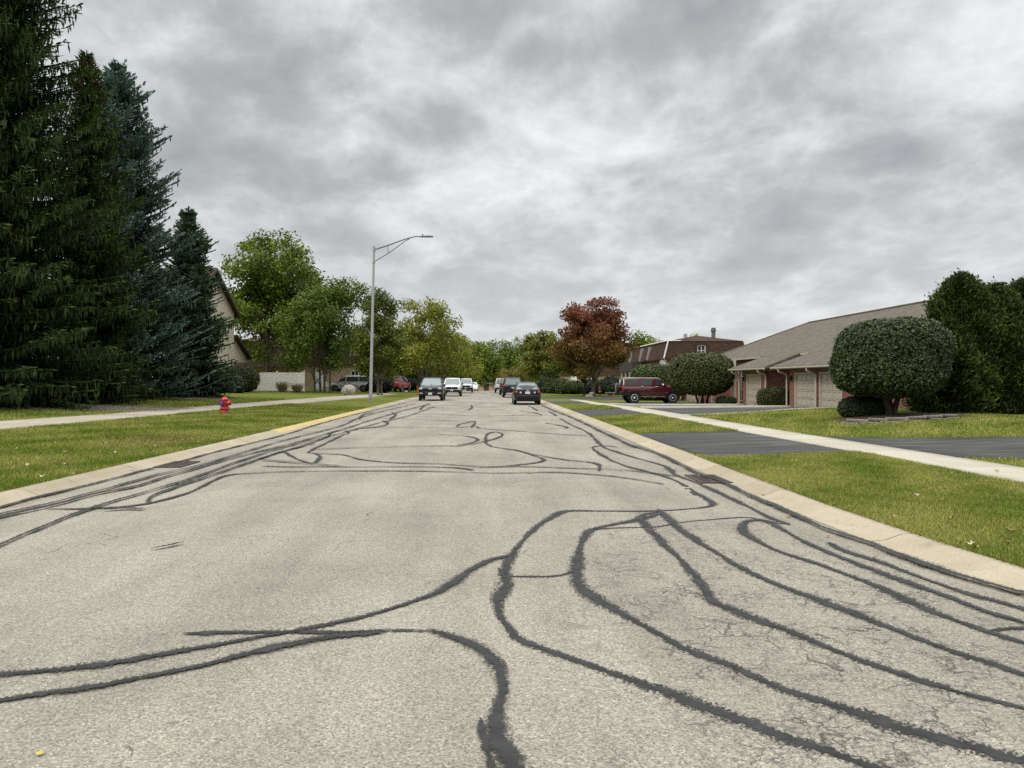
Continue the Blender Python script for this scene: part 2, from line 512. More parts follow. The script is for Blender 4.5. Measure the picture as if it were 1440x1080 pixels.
def driveway_mat():
    m, nt, N, L, p = new_mat("sealed_driveway_asphalt")
    tc = N.new("ShaderNodeTexCoord"); o = tc.outputs["Object"]
    mp = N.new("ShaderNodeMapping"); mp.inputs["Scale"].default_value = (.25, 1.6, 1); L.new(o, mp.inputs[0])
    a = noise(N, L, mp.outputs[0], 2.0, 6, .65); f = noise(N, L, o, 70, 3, .7); b = noise(N, L, o, .8, 5, .6)
    r = ramp(N, [(.3, (.034, .033, .032)), (.5, (.054, .053, .051)), (.72, (.115, .112, .106))]); L.new(a.outputs["Fac"], r.inputs[0])
    c = mixc(N, L, 1, r.outputs[0], mapr(N, L, f.outputs["Fac"], .25, .75, .75, 1.25), 'MULTIPLY')
    c = mixc(N, L, 1, c, mapr(N, L, b.outputs["Fac"], .3, .7, .85, 1.15), 'MULTIPLY')
    L.new(c, p.inputs["Base Color"]); p.inputs["Roughness"].default_value = .85; p.inputs["Specular IOR Level"].default_value = .25
    bump(N, L, p, f.outputs["Fac"], .3, .005)
    return m


M = dict(
    road=road_mat(), seal=sealant_mat(), lawn=lawn_mat(), drive=driveway_mat(),
    curb=concrete_mat("curb_concrete", (.33, .275, .19), (.42, .365, .27), 3.05, 1, 1.0, .6),
    yellow=concrete_mat("yellow_curb_paint", (.47, .35, .14), (.54, .43, .22), 0, 1, .8, .3),
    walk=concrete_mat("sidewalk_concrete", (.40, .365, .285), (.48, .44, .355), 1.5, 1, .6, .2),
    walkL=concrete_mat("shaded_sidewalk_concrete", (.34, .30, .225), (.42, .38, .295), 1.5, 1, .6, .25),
    conc=concrete_mat("edging_concrete", (.38, .35, .30), (.47, .44, .38), 0, 1, .6, .25),
    soil=flat("ground_soil", (.07, .09, .03), .95, var=.3, vscale=.5),
    leaf=foliage_mat("leaf_foliage", .28), needle=foliage_mat("needle_foliage", .1, .7, .15), blade=foliage_mat("grass_blades", .3, .9, .0),
    hedge=foliage_mat("clipped_foliage", .12, .55, .3),
    bark=bark_mat("grey_brown_bark", (.075, .06, .045), (.17, .14, .11)), barkd=bark_mat("dark_bark", (.03, .024, .018), (.08, .062, .048)),
    brick=brick_mat("red_brick", (.17, .045, .031), (.25, .078, .054), (.24, .19, .16)),
    tan=brick_mat("tan_brick", (.40, .29, .17), (.46, .34, .21), (.40, .32, .22)),
    shingle=shingle_mat("grey_brown_shingles", (.115, .098, .078), (.165, .143, .115), (.06, .05, .04)),
    shingle_b=shingle_mat("brown_shingles", (.060, .038, .028), (.095, .058, .042), (.028, .019, .014)),
    shingle_g=shingle_mat("dark_grey_shingles", (.10, .10, .095), (.15, .145, .14), (.05, .05, .05)),
    siding=siding_mat("beige_siding", (.56, .50, .40)),
    trim=flat("tan_trim_paint", (.47, .42, .33), .5, var=.06), wtrim=flat("white_trim_paint", (.72, .71, .68), .45, var=.05),
    door=flat("beige_garage_door_paint", (.47, .42, .34), .5, var=.05), dtrim=flat("dark_brown_trim", (.045, .034, .028), .55, var=.15),
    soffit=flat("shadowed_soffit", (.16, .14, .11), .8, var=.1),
    vinyl=flat("cream_vinyl_fence", (.90, .87, .78), .4, var=.04),
    glass=flat("dark_window_glass", (.03, .035, .04), .06, 0, .8),
    cglass=flat("car_glass", (.035, .045, .045), .04, 0, .9), cglass_l=flat("reflective_windscreen", (.16, .20, .20), .06, 0, 1.0),
    curtain=flat("pale_curtain", (.5, .5, .48), .8),
    black=flat("black_car_paint", (.006, .007, .009), .28, 0, .35, .25), white=flat("white_car_paint", (.72, .72, .72), .25, 0, .5, .8),
    silver=flat("silver_green_car_paint", (.56, .57, .56), .3, .3, .5, .8), maroon=flat("maroon_car_paint", (.085, .008, .014), .22, .15, .6, 1.0),
    gold=flat("dark_pewter_car_paint", (.06, .055, .04), .25, .3, .5, 1.0), redp=flat("faded_red_car_paint", (.34, .035, .028), .35, 0, .5, .6),
    grey=flat("dark_grey_car_paint", (.05, .055, .062), .25, .3, .5, 1.0),
    rubber=flat("tyre_rubber", (.018, .018, .018), .85), plast=flat("black_trim_plastic", (.014, .014, .015), .6, 0, .2),
    chrome=flat("bright_chrome", (.75, .75, .76), .15, 1.0), alloy=flat("alloy_wheel_metal", (.6, .6, .6), .28, .9),
    lamp=flat("clear_headlight", (.55, .58, .58), .12, .2, .8), amber=flat("amber_lens", (.55, .16, .04), .2, 0, .7), red=flat("red_tail_lens", (.50, .03, .02), .15, 0, .7),
    plate=flat("licence_plate_white", (.62, .66, .68), .4),
    galv=flat("galvanised_pole_metal", (.40, .40, .39), .5, .35, .5, var=.06), gdark=flat("weathered_arm_metal", (.17, .155, .145), .55, .5), lum=flat("luminaire_grey", (.20, .20, .205), .5, .3),
    hyd=flat("red_hydrant_paint", (.42, .028, .03), .38, 0, .5, .2, var=.18, vscale=14), hblue=flat("blue_hydrant_ring", (.035, .03, .22), .4),
    iron=flat("rusty_cast_iron", (.075, .055, .045), .8, .2, var=.3, vscale=20), rock=flat("weathered_boulder", (.30, .27, .23), .9, var=.35, vscale=5),
    mulch=chips_mat("bark_mulch", [(.03, .02, .015), (.075, .05, .036), (.12, .085, .065)], 28), gravel=chips_mat("mulch_and_pale_gravel", [(.05, .035, .028), (.16, .13, .10), (.36, .31, .26)], 16),
    flag=flat("flagstone", (.17, .15, .12), .9, var=.3, vscale=6), orange=flat("orange_plastic", (.65, .16, .04), .5),
    skin=flat("skin", (.42, .24, .17), .55), rjacket=flat("red_jacket_cloth", (.22, .018, .022), .85, var=.15), dcloth=flat("dark_trouser_cloth", (.018, .018, .022), .9, var=.15), hair=flat("dark_hair", (.02, .015, .012), .6),
    wplast=flat("white_plastic", (.75, .75, .74), .45), stone=flat("pale_bench_stone", (.22, .19, .17), .9, var=.2),
    lit=flat("porch_light_globe", (.85, .85, .8), .3), leafb=flat("fallen_leaf_tan", (.34, .20, .09), .8, var=.3, vscale=30), leafp=flat("fallen_leaf_pale", (.55, .48, .36), .8),
)

# ------------------------------------------------------------------ ground, road, lawns
V = np.array([(-3000, -3000, -4.2), (3000, -3000, -4.2), (3000, 3000, -4.2), (-3000, 3000, -4.2)], float)
g = link("ground", poly_mesh("ground", V, np.array([[0, 1, 2, 3]])), M["soil"]); tag(g, kind="structure")

ys = np.concatenate([np.arange(-8, 30, .5), np.arange(30, 130, 2), np.arange(130, 345, 6)])


def strip(name, cols, mat, smooth=True):
    """cols: list of functions y -> (x, z)"""
    V = []
    for y in ys:
        for f in cols:
            x, z = f(y); V.append((x, y, z))
    V = np.array(V, float)
    return link(name, poly_mesh(name, V, grid_faces(len(ys), len(cols)), smooth=smooth), mat)


road = strip("road", [lambda y, k=k: (float(cL(y)) + (float(cR(y)) - float(cL(y))) * k / 8, float(drop(y))) for k in range(9)], M["road"])
tag(road, kind="structure")
offs = [0, .15, .4, .8, 1.3, 1.9, 2.6, 3.4, 4.3, 5.3, 6.4, 7.6, 9, 10.5, 12, 14, 16, 18, 20, 23, 27, 32, 40, 55, 80, 130]
lw = strip("lawn", [(lambda y, k=k: ((lambda x: (x, float(H(x - 1e-4, y))))(float(cL(y)) - CURB_L - k))) for k in reversed(offs)], M["lawn"]); tag(lw, kind="structure")
rw = strip("lawn", [(lambda y, k=k: ((lambda x: (x, float(H(x + 1e-4, y))))(float(cR(y)) + CURB_R + k))) for k in offs], M["lawn"]); tag(rw, kind="structure")


def curb(side, w):
    prof = [(0, .004), (.16, .016), (.26, .05), (.33, .075), (w, .082), (w + .02, .03)]
    if side > 0:
        cols = [(lambda y, d=d, z=z: (float(cR(y)) + d, float(drop(y)) + z)) for d, z in prof]
    else:
        cols = [(lambda y, d=d, z=z: (float(cL(y)) - d, float(drop(y)) + z)) for d, z in reversed(prof)]
    o = strip("curb", cols, M["curb"]); tag(o, kind="structure")
    return o


curb_r = curb(1, CURB_R); curb_l = curb(-1, CURB_L)
yy = np.arange(23.2, 42.6, .7)
prof = [(.17, .021), (.26, .054), (.33, .079), (CURB_L, .086), (CURB_L + .02, .05)]
V = np.array([(float(cL(y)) - d, y, z) for y in yy for d, z in reversed(prof)])
yc = link("painted_section", poly_mesh("painted_section", V, grid_faces(len(yy), len(prof)), smooth=True), M["yellow"], curb_l)
yc["label"] = "yellow painted stretch of the curb"


def drape(name, quad, nx, ny, dz, mat, kind="structure", parent=None, skirt=.08):
    """bilinear quad (a,b,c,d ground points) laid on the terrain, with a skirt round the edge"""
    a, b, c, d = [np.array(p, float) for p in quad]
    V = []
    for j in range(ny + 1):
        for i in range(nx + 1):
            u, v = i / nx, j / ny
            p = (a * (1 - u) + b * u) * (1 - v) + (d * (1 - u) + c * u) * v
            V.append((p[0], p[1], Hf(*p) + dz))
    V = np.array(V); F = grid_faces(ny + 1, nx + 1)
    n1 = nx + 1
    ring = [i for i in range(nx)] + [j * n1 + nx for j in range(ny)] + [ny * n1 + i for i in range(nx, 0, -1)] + [j * n1 for j in range(ny, 0, -1)]
    low = V[ring].copy(); low[:, 2] -= skirt
    b0 = len(V); V = np.vstack([V, low]); k = len(ring)
    S = np.array([(ring[i], b0 + i, b0 + (i + 1) % k, ring[(i + 1) % k]) for i in range(k)])
    o = link(name, poly_mesh(name, V, np.vstack([F, S])), mat, parent)
    if kind and not parent: tag(o, kind=kind)
    return o


def ribbon_walk(name, near, far, mat, dz=.03, step=.75):
    y0, y1 = near[0][1], near[-1][1]
    yy = np.arange(y0, y1, step)
    nx_ = np.interp(yy, [p[1] for p in near], [p[0] for p in near]); fx = np.interp(yy, [p[1] for p in far], [p[0] for p in far])
    V = []
    for y, a, b in zip(yy, nx_, fx):
        e = .004 if a < b else -.004
        V.append((a - e, y, Hf(a, y) - .06))
        for k in range(4):
            x = a + (b - a) * k / 3; V.append((x, y, Hf(x, y) + dz))
        V.append((b + e, y, Hf(b, y) - .06))
    o = link(name, poly_mesh(name, np.array(V), grid_faces(len(yy), 6)), mat); tag(o, kind="structure")
    return o


WR_N = [(7.9, 1), (7.65, 10.95), (7.22, 21.5), (7.0, 40), (6.9, 63)]
WR_F = [(9.2, 1), (8.93, 11), (8.5, 22), (8.3, 40), (8.15, 63)]
WL_N = [(-12.2, 5), (-12.0, 19), (-11.5, 25.5), (-11.25, 31.8), (-10.7, 40.9), (-9.5, 62.5), (-9.0, 80)]
WL_F = [(-14.5, 5), (-14.4, 21.5), (-13.6, 27.6), (-13.15, 38.6), (-11.6, 60), (-10.3, 80)]
ribbon_walk("sidewalk", WR_N, WR_F, M["walk"])
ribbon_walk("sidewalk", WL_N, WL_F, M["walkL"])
DRV = [  # pavement quads a,b,c,d (ground xy)
    [(4.42, 15.2), (7.6, 15.4), (7.4, 21.9), (4.3, 22.1)],
    [(8.72, 14.6), (24, 7.6), (24, 12.6), (8.6, 19.9)],
    [(4.38, 32.6), (7.2, 33), (7.15, 39.4), (4.4, 39.8)],
    [(8.35, 32.6), (17.2, 36.3), (17.2, 42.3), (8.3, 40.6)],
    [(8.25, 46.0), (17.2, 47), (17.2, 50.2), (8.2, 50.6)],
    [(4.42, 51), (7.0, 51.2), (6.95, 56.5), (4.42, 56.8)],
    [(8.2, 54.6), (17.3, 54.6), (17.3, 60.5), (8.15, 60)],
    [(4.42, 66), (15, 66.3), (15, 71), (4.42, 71)],
]
for q in DRV:
    drape("driveway", q, 14, 8, .02, M["drive"])
# concrete strips along the driveways
for q, dz, sk in [
    ([(8.33, 31.95), (17.2, 35.75), (17.2, 36.3), (8.35, 32.55)], .035, .1),
    ([(8.3, 40.62), (17.0, 42.35), (17.0, 42.65), (8.3, 40.92)], .13, .3),
    ([(8.25, 45.6), (17.0, 46.6), (17.0, 46.95), (8.25, 45.95)], .035, .1),
    ([(8.2, 50.65), (17.0, 50.3), (17.0, 50.6), (8.2, 50.95)], .11, .3),
    ([(8.2, 54.2), (17.2, 54.2), (17.2, 54.55), (8.2, 54.55)], .035, .1)]:
    drape("driveway_edging", q, 12, 2, dz, M["conc"], skirt=sk)


def in_quad(x, y, q):
    ins = np.ones(len(x), bool)
    for i in range(4):
        (ax, ay), (bx_, by) = q[i], q[(i + 1) % 4]
        ins &= ((bx_ - ax) * (y - ay) - (by - ay) * (x - ax)) > -.02
    return ins


def paved(x, y):
    ip = lambda pts: np.interp(y, [p[1] for p in pts], [p[0] for p in pts])
    m = .03 + .02 * np.sin(y * 3.1) + .025 * np.sin(y * 7.7 + 1) + .03 * np.sin(x * 9 + y * 17)
    b = (x > ip(WR_N) + m) & (x < ip(WR_F) - m) & (y < 63)
    b |= (x < ip(WL_N) - m) & (x > ip(WL_F) + m)
    for q in DRV: b |= in_quad(x, y, q)
    return b


# crack sealant lines, traced on the road surface
SEAL = [
    # foreground right, fan of lines
    (.085, [(1243, 1083), (1193, 1067), (1110, 1040), (1027, 1007), (960, 983), (847, 943), (780, 920), (727, 897), (707, 873), (700, 853), (710, 817), (713, 793), (727, 770), (757, 740), (780, 725), (800, 719), (855, 719), (911, 719), (969, 716), (1002, 711), (996, 704), (973, 691)]),
    (.095, [(1440, 1071), (1293, 1033), (1193, 1000), (1093, 967), (1027, 937), (960, 910), (913, 883), (863, 857), (830, 837), (813, 820), (810, 800), (817, 767), (830, 747), (863, 738), (897, 731), (929, 722)]),
    (.05, [(830, 746), (863, 743), (900, 742), (925, 741), (965, 734), (1000, 731), (1049, 728), (1070, 731), (1102, 738)]),
    (.05, [(713, 811), (745, 811), (775, 811), (800, 806), (810, 800)]),
    (.09, [(1440, 997), (1360, 977), (1243, 940), (1160, 910), (1093, 883), (1027, 857), (1003, 847), (993, 833), (956, 787), (924, 756), (911, 742), (900, 731), (905, 724), (929, 720)]),
    (.085, [(1440, 950), (1360, 923), (1293, 900), (1193, 860), (1093, 823), (1027, 790), (960, 747), (943, 732), (924, 716)]),
    (.085, [(1440, 905), (1393, 890), (1343, 872), (1293, 853), (1227, 823), (1160, 797), (1093, 775), (1060, 758), (1043, 747), (1046, 737), (1063, 732), (1083, 736), (1127, 760), (1160, 775), (1227, 803), (1277, 820), (1327, 838), (1377, 858), (1440, 877)]),
    (.05, [(1393, 889), (1415, 886), (1440, 885)]),
    (.09, [(1163, 763), (1193, 777), (1243, 793), (1293, 812), (1360, 835), (1440, 857)]),
    (.09, [(1112, 739), (1083, 728), (1050, 712), (1017, 696), (983, 681), (950, 668), (943, 662), (933, 655), (900, 646), (867, 636), (849, 629), (827, 609), (800, 596), (788, 589)]),
    (.085, [(967, 685), (942, 673), (900, 661), (884, 657), (858, 647), (840, 636), (834, 629), (848, 627), (869, 629)]),
    (.11, [(962, 688), (970, 687), (975, 692), (978, 697)]),
    (.06, [(700, 800), (705, 806), (712, 814)]),
    # foreground left
    (.075, [(0, 950), (133, 938), (233, 920), (333, 903), (417, 888), (480, 876), (530, 863), (580, 847), (620, 832), (653, 810), (687, 790), (713, 782)]),
    (.06, [(257, 893), (300, 891), (400, 890), (480, 891), (547, 888), (613, 889)]),
    (.10, [(600, 887), (647, 900), (680, 917), (697, 937), (707, 967), (702, 997), (697, 1030), (702, 1053), (722, 1085)]),
    (.04, [(675, 1012), (680, 1040), (690, 1080)]),
    (.075, [(0, 987), (133, 967), (267, 942), (367, 917), (433, 903), (480, 896), (540, 890)]),
    # cross lines further off
    (.13, [(63, 717), (150, 715), (200, 710), (233, 703), (267, 693), (300, 677), (327, 668), (367, 665.5), (400, 664), (483, 663), (567, 663), (633, 664.3), (700, 666), (783, 665), (833, 668), (880, 673), (935, 682)]),
    (.13, [(367, 656.5), (400, 657), (483, 657.2), (567, 657), (633, 658), (667, 662)]),
    (.14, [(400, 636), (420, 647), (440, 652), (450, 643), (443, 638), (433, 637), (460, 623), (483, 612), (490, 610), (485, 606), (470, 607), (460, 615), (433, 625), (400, 635), (363, 647)]),
    (.14, [(443, 638), (480, 640), (510, 647), (550, 651), (617, 653), (683, 657), (733, 654), (765, 648), (747, 640), (727, 634), (690, 628), (683, 618), (687, 610), (697, 608), (707, 612), (687, 620), (643, 628), (627, 627.5), (567, 628.5), (483, 631), (443, 633)]),
    (.13, [(613, 611), (650, 613), (672, 618), (663, 623), (643, 627)]),
    (.13, [(747, 639), (793, 647), (837, 652), (843, 663)]),
    (.13, [(667, 658), (740, 657), (800, 659), (880, 662), (955, 671)]),
    (.16, [(500, 603), (567, 601), (633, 602), (667, 600), (677, 603), (733, 607), (800, 612), (827, 613)]),
    (.16, [(540, 588), (633, 592), (667, 592.3), (733, 592), (757, 592.5)]),
    (.16, [(643, 600), (647, 597), (667, 593), (663, 602)]), (.16, [(767, 595), (793, 600), (795, 603), (770, 603)]),
    (.2, [(659, 577), (664, 573), (662, 570)]), (.2, [(500, 604), (540, 599), (544, 594), (538, 592)]),
    (.2, [(620, 583), (680, 585), (740, 584)]), (.22, [(600, 573), (650, 574), (700, 573)]), (.25, [(640, 566), (690, 567), (730, 566)]),
    (.2, [(730, 578), (752, 581), (762, 584)]), (.2, [(742, 571), (748, 573), (756, 578)]), (.2, [(772, 579), (778, 582), (782, 585)]),
    # along the left gutter
    (.12, [(0, 715), (43, 703), (133, 681), (217, 659)]), (.13, [(247, 652), (300, 637), (400, 612), (446, 597.5), (494, 584.5), (533, 575.5), (572, 566.5)]),
    (.11, [(0, 725), (77, 708), (127, 695), (183, 680), (217, 670), (283, 655), (333, 640), (400, 620), (480, 599.5), (505, 588), (550, 576), (585, 568)]),
    (.12, [(0, 729), (77, 712), (133, 697), (200, 683), (233, 672), (283, 658), (317, 648), (417, 623), (480, 605), (520, 592), (560, 580), (602, 569)]),
    (.13, [(0, 768), (67, 740), (133, 715), (200, 695), (267, 675), (333, 651), (400, 630), (480, 610), (530, 596), (575, 585), (612, 572)]),
    (.13, [(207, 708), (217, 698), (257, 683), (300, 669), (363, 647), (400, 635), (443, 625)]),
    (.12, [(233, 681), (260, 682)]), (.12, [(145, 720), (175, 717), (205, 718)]), (.05, [(212, 775), (237, 770), (258, 765)]), (.1, [(367, 648), (433, 653), (480, 657)]),
    (.2, [(505, 590), (512, 583), (525, 580)]), (.2, [(548, 590), (556, 584), (551, 580)]), (.2, [(590, 577), (598, 570), (605, 568)]),
    # along the right gutter
    (.10, [(1440, 838), (1393, 826), (1293, 794), (1227, 768), (1160, 746), (1140, 736), (1100, 718), (1067, 704), (1042, 693), (1017, 680), (983, 668), (950, 651), (917, 636), (889, 628), (867, 618), (844, 607), (807, 589), (779, 578), (762, 570.5)]),
]


def smooth_line(P, step=.06):
    P = np.array(P, float)
    d = np.r_[0, np.cumsum(np.linalg.norm(np.diff(P, axis=0), axis=1))]
    Q = []
    n = len(P)
    for i in range(n - 1):
        p0, p1, p2, p3 = P[max(i - 1, 0)], P[i], P[i + 1], P[min(i + 2, n - 1)]
        l = d[i + 1] - d[i]
        k = max(2, int(l / step)); k = min(k, 60)
        m1 = (p2 - p0) / max(np.linalg.norm(p1 - p0) + l, 1e-6) * l if i > 0 else (p2 - p1)
        m2 = (p3 - p1) / max(np.linalg.norm(p3 - p2) + l, 1e-6) * l if i < n - 2 else (p2 - p1)
        for t in np.linspace(0, 1, k, endpoint=False):
            t2, t3 = t * t, t ** 3
            Q.append((2 * t3 - 3 * t2 + 1) * p1 + (t3 - 2 * t2 + t) * m1 + (-2 * t3 + 3 * t2) * p2 + (t3 - t2) * m2)
    Q.append(P[-1])
    return np.array(Q)


for i, (w, pts) in enumerate(SEAL):
    gp = [G(*p) for p in pts]; ext = [False, False]
    for e, (p, a, b) in enumerate(((pts[0], 0, 1), (pts[-1], -1, -2))):
        if p[0] <= 0 or p[0] >= 1440 or p[1] >= 1078:
            d_ = np.array(gp[a]) - np.array(gp[b]); q_ = tuple(np.array(gp[a]) + d_ / np.linalg.norm(d_) * 3.0); ext[e] = True
            gp = [q_] + gp if e == 0 else gp + [q_]
    P = smooth_line(gp)
    w = w * (.5 if w > .135 else .52 if w > .125 else .62 if w > .1 else .85)
    T = np.gradient(P, axis=0); T /= np.linalg.norm(T, axis=1)[:, None] + 1e-9
    Nn = np.stack([-T[:, 1], T[:, 0]], 1)
    s = np.r_[0, np.cumsum(np.linalg.norm(np.diff(P, axis=0), axis=1))]
    hw = w * 1.02 * (1 + .25 * np.sin(s * 2.1 + i) + .18 * np.sin(s * 5.3 + 2 * i)) * np.clip(np.minimum(s, s[-1] - s) / .15 + .25, .25, 1)
    V = []; UV = []
    for k in range(len(P)):
        z = .003 + .0005 * i + .00002 * k
        for e in (-1, 1):
            q = P[k] + Nn[k] * hw[k] * e
            V.append((q[0], q[1], z)); UV.append((e, s[k]))
    o = link("crack_sealant", poly_mesh("crack_sealant", np.array(V), grid_faces(len(P), 2), uv=np.array(UV)), M["seal"], road)


# ------------------------------------------------------------------ foliage builders
def unit(a): return a / (np.linalg.norm(a, axis=-1, keepdims=True) + 1e-9)


def kites(c, t, n, Ln, Wd, curl=0.0):
    """kite-shaped faces: centre c, long axis t, normal n"""
    t = unit(t); b = unit(np.cross(n, t)); nn = np.cross(t, b)
    Ln = np.asarray(Ln)[:, None]; Wd = np.asarray(Wd)[:, None]
    V = np.stack([c - t * Ln / 2, c + b * Wd / 2 + nn * Wd * curl, c + t * Ln / 2, c - b * Wd / 2 + nn * Wd * curl], 1).reshape(-1, 3)
    return V, np.arange(len(V)).reshape(-1, 4)


def pick(cols, n, r, spread=.2):
    cols = np.array(cols, float); k = len(cols)
    f = r.random(n) * (k - 1); i = np.minimum(f.astype(int), k - 2); u = (f - i)[:, None]
    return (cols[i] * (1 - u) + cols[i + 1] * u) * (1 + (r.random((n, 1)) - .5) * 2 * spread)


def rdir(n, r): return unit(r.normal(size=(n, 3)))


def deciduous(name, label, cat, loc, height, rx, base, cols, n_leaf=9000, size=.3, seed=1, ry=None, trunks=((0, 0, .2),), group=None, n_clump=70,
              top_cols=None, bark="bark", shape=1.0, loose=.28, droop=0.0, low=0.0, gaps=0.0):
    r = np.random.default_rng(seed); ry = ry or rx
    root = thing(name, label, cat, loc, 0, group)
    hc = (height - base) / 2; zc = base + hc
    # clump centres: mostly in the outer shell of an uneven crown
    C = []
    lob = r.random(6) * 6.28
    while len(C) < n_clump:
        d = rdir(1, r)[0]; rad = r.random() ** .45
        a = math.atan2(d[1], d[0])
        wob = 1 + .13 * math.sin(2 * a + lob[0]) + .10 * math.sin(3 * a + lob[1] + 2 * d[2]) + .08 * math.sin(5 * d[2] + lob[2])
        z = d[2]
        prof = 1 + .4 * min(1, -z * 1.3) if z < 0 else (1 - z * z) ** (.5 * (shape - 1)) if shape != 1 else 1
        p = np.array([d[0] * rx * rad * wob * prof, d[1] * ry * rad * wob * prof, zc + z * hc * rad * (.97 + .06 * math.sin(3 * a + lob[3]))])
        p[:2] *= .86; p[2] = zc + (p[2] - zc) * .88
        C.append(p)
    C = np.array(C)
    cr = (rx + ry) / 2 * loose * (.65 + .7 * r.random(n_clump))
    tone = (r.random(n_clump) - .5) * .5
    w = cr ** 2; w /= w.sum()
    idx = r.choice(n_clump, n_leaf, p=w)
    off = rdir(n_leaf, r) * (r.random((n_leaf, 1)) ** .5)
    P = C[idx] + off * cr[idx][:, None] * np.array([1, 1, .75])
    P[:, 2] -= droop * r.random(n_leaf) * cr[idx]
    stray = r.random(n_leaf) < .05
    P[stray] += rdir(stray.sum(), r) * cr[idx][stray][:, None] * .5
    P[:, 2] = np.maximum(P[:, 2], low + .05)
    out = unit(P - np.array([0, 0, zc]))
    nrm = unit(rdir(n_leaf, r) * .9 + out * .5 + np.array([0, 0, .55]))
    t = unit(np.cross(nrm, rdir(n_leaf, r)) + np.array([0, 0, -.25]))
    L = size * (.6 + .8 * r.random(n_leaf))
    V, F = kites(P, t, nrm, L, L * .62, .12)
    col = pick(cols, n_leaf, r)
    if top_cols is not None:
        f = np.clip((P[:, 2] - base) / (height - base) * 1.3 - .06 + tone[idx] * .9 + (r.random(n_leaf) - .5) * .3, 0, 1)[:, None]
        col = col * (1 - f) + pick(top_cols, n_leaf, r) * f
    col = col * (1 + tone[idx])[:, None]
    # trunk and limbs
    mb = MB()
    for tx, ty, tr in trunks:
        ztop = base + hc * 1.2
        pts = []; rad = []
        for k in range(8):
            u = k / 7
            pts.append((tx * (1 + .3 * u) + .25 * math.sin(u * 4 + seed + tx) * u, ty * (1 + .3 * u) + .2 * math.sin(u * 3 + 2 * seed) * u, -.15 + u * ztop))
            rad.append(tr * (1.35 if k == 0 else 1) * (1 - .8 * u))
        mb.tube(pts, rad, 9)
        order = r.permutation(n_clump)[: 26 // len(trunks) + 4]
        for ci in order:
            c = C[ci]; z0 = min(max(base * .75, c[2] - (math.hypot(c[0], c[1]) * .9 + .4)), ztop * .92); u = (z0 + .15) / ztop
            s0 = np.array([np.interp(u, np.linspace(0, 1, 8), [p[i] for p in pts]) for i in range(3)])
            r0 = np.interp(u, np.linspace(0, 1, 8), rad) * .5
            q = [tuple(s0 + (c - s0) * k + np.array([0, 0, .12 * np.linalg.norm(c - s0) * math.sin(k * PI)]) + r.normal(size=3) * .05 * k * (1 - k)) for k in (0, .3, .6, .85, 1.0)]
            mb.tube(q, [r0, r0 * .75, r0 * .5, r0 * .3, .012], 5)
            for b in range(3):
                s1 = np.array(q[2 + b % 2]); e1 = c + rdir(1, r)[0] * cr[ci] * .9
                mb.tube([tuple(s1), tuple((s1 + e1) / 2 + np.array([0, 0, .08])), tuple(e1)], [r0 * .3, r0 * .18, .006], 4)
    mb.build("trunk", M[bark], root, smooth=60)
    link("crown", poly_mesh("crown", V, F, np.repeat(col, 4, 0)), M["leaf"], root)
    return root


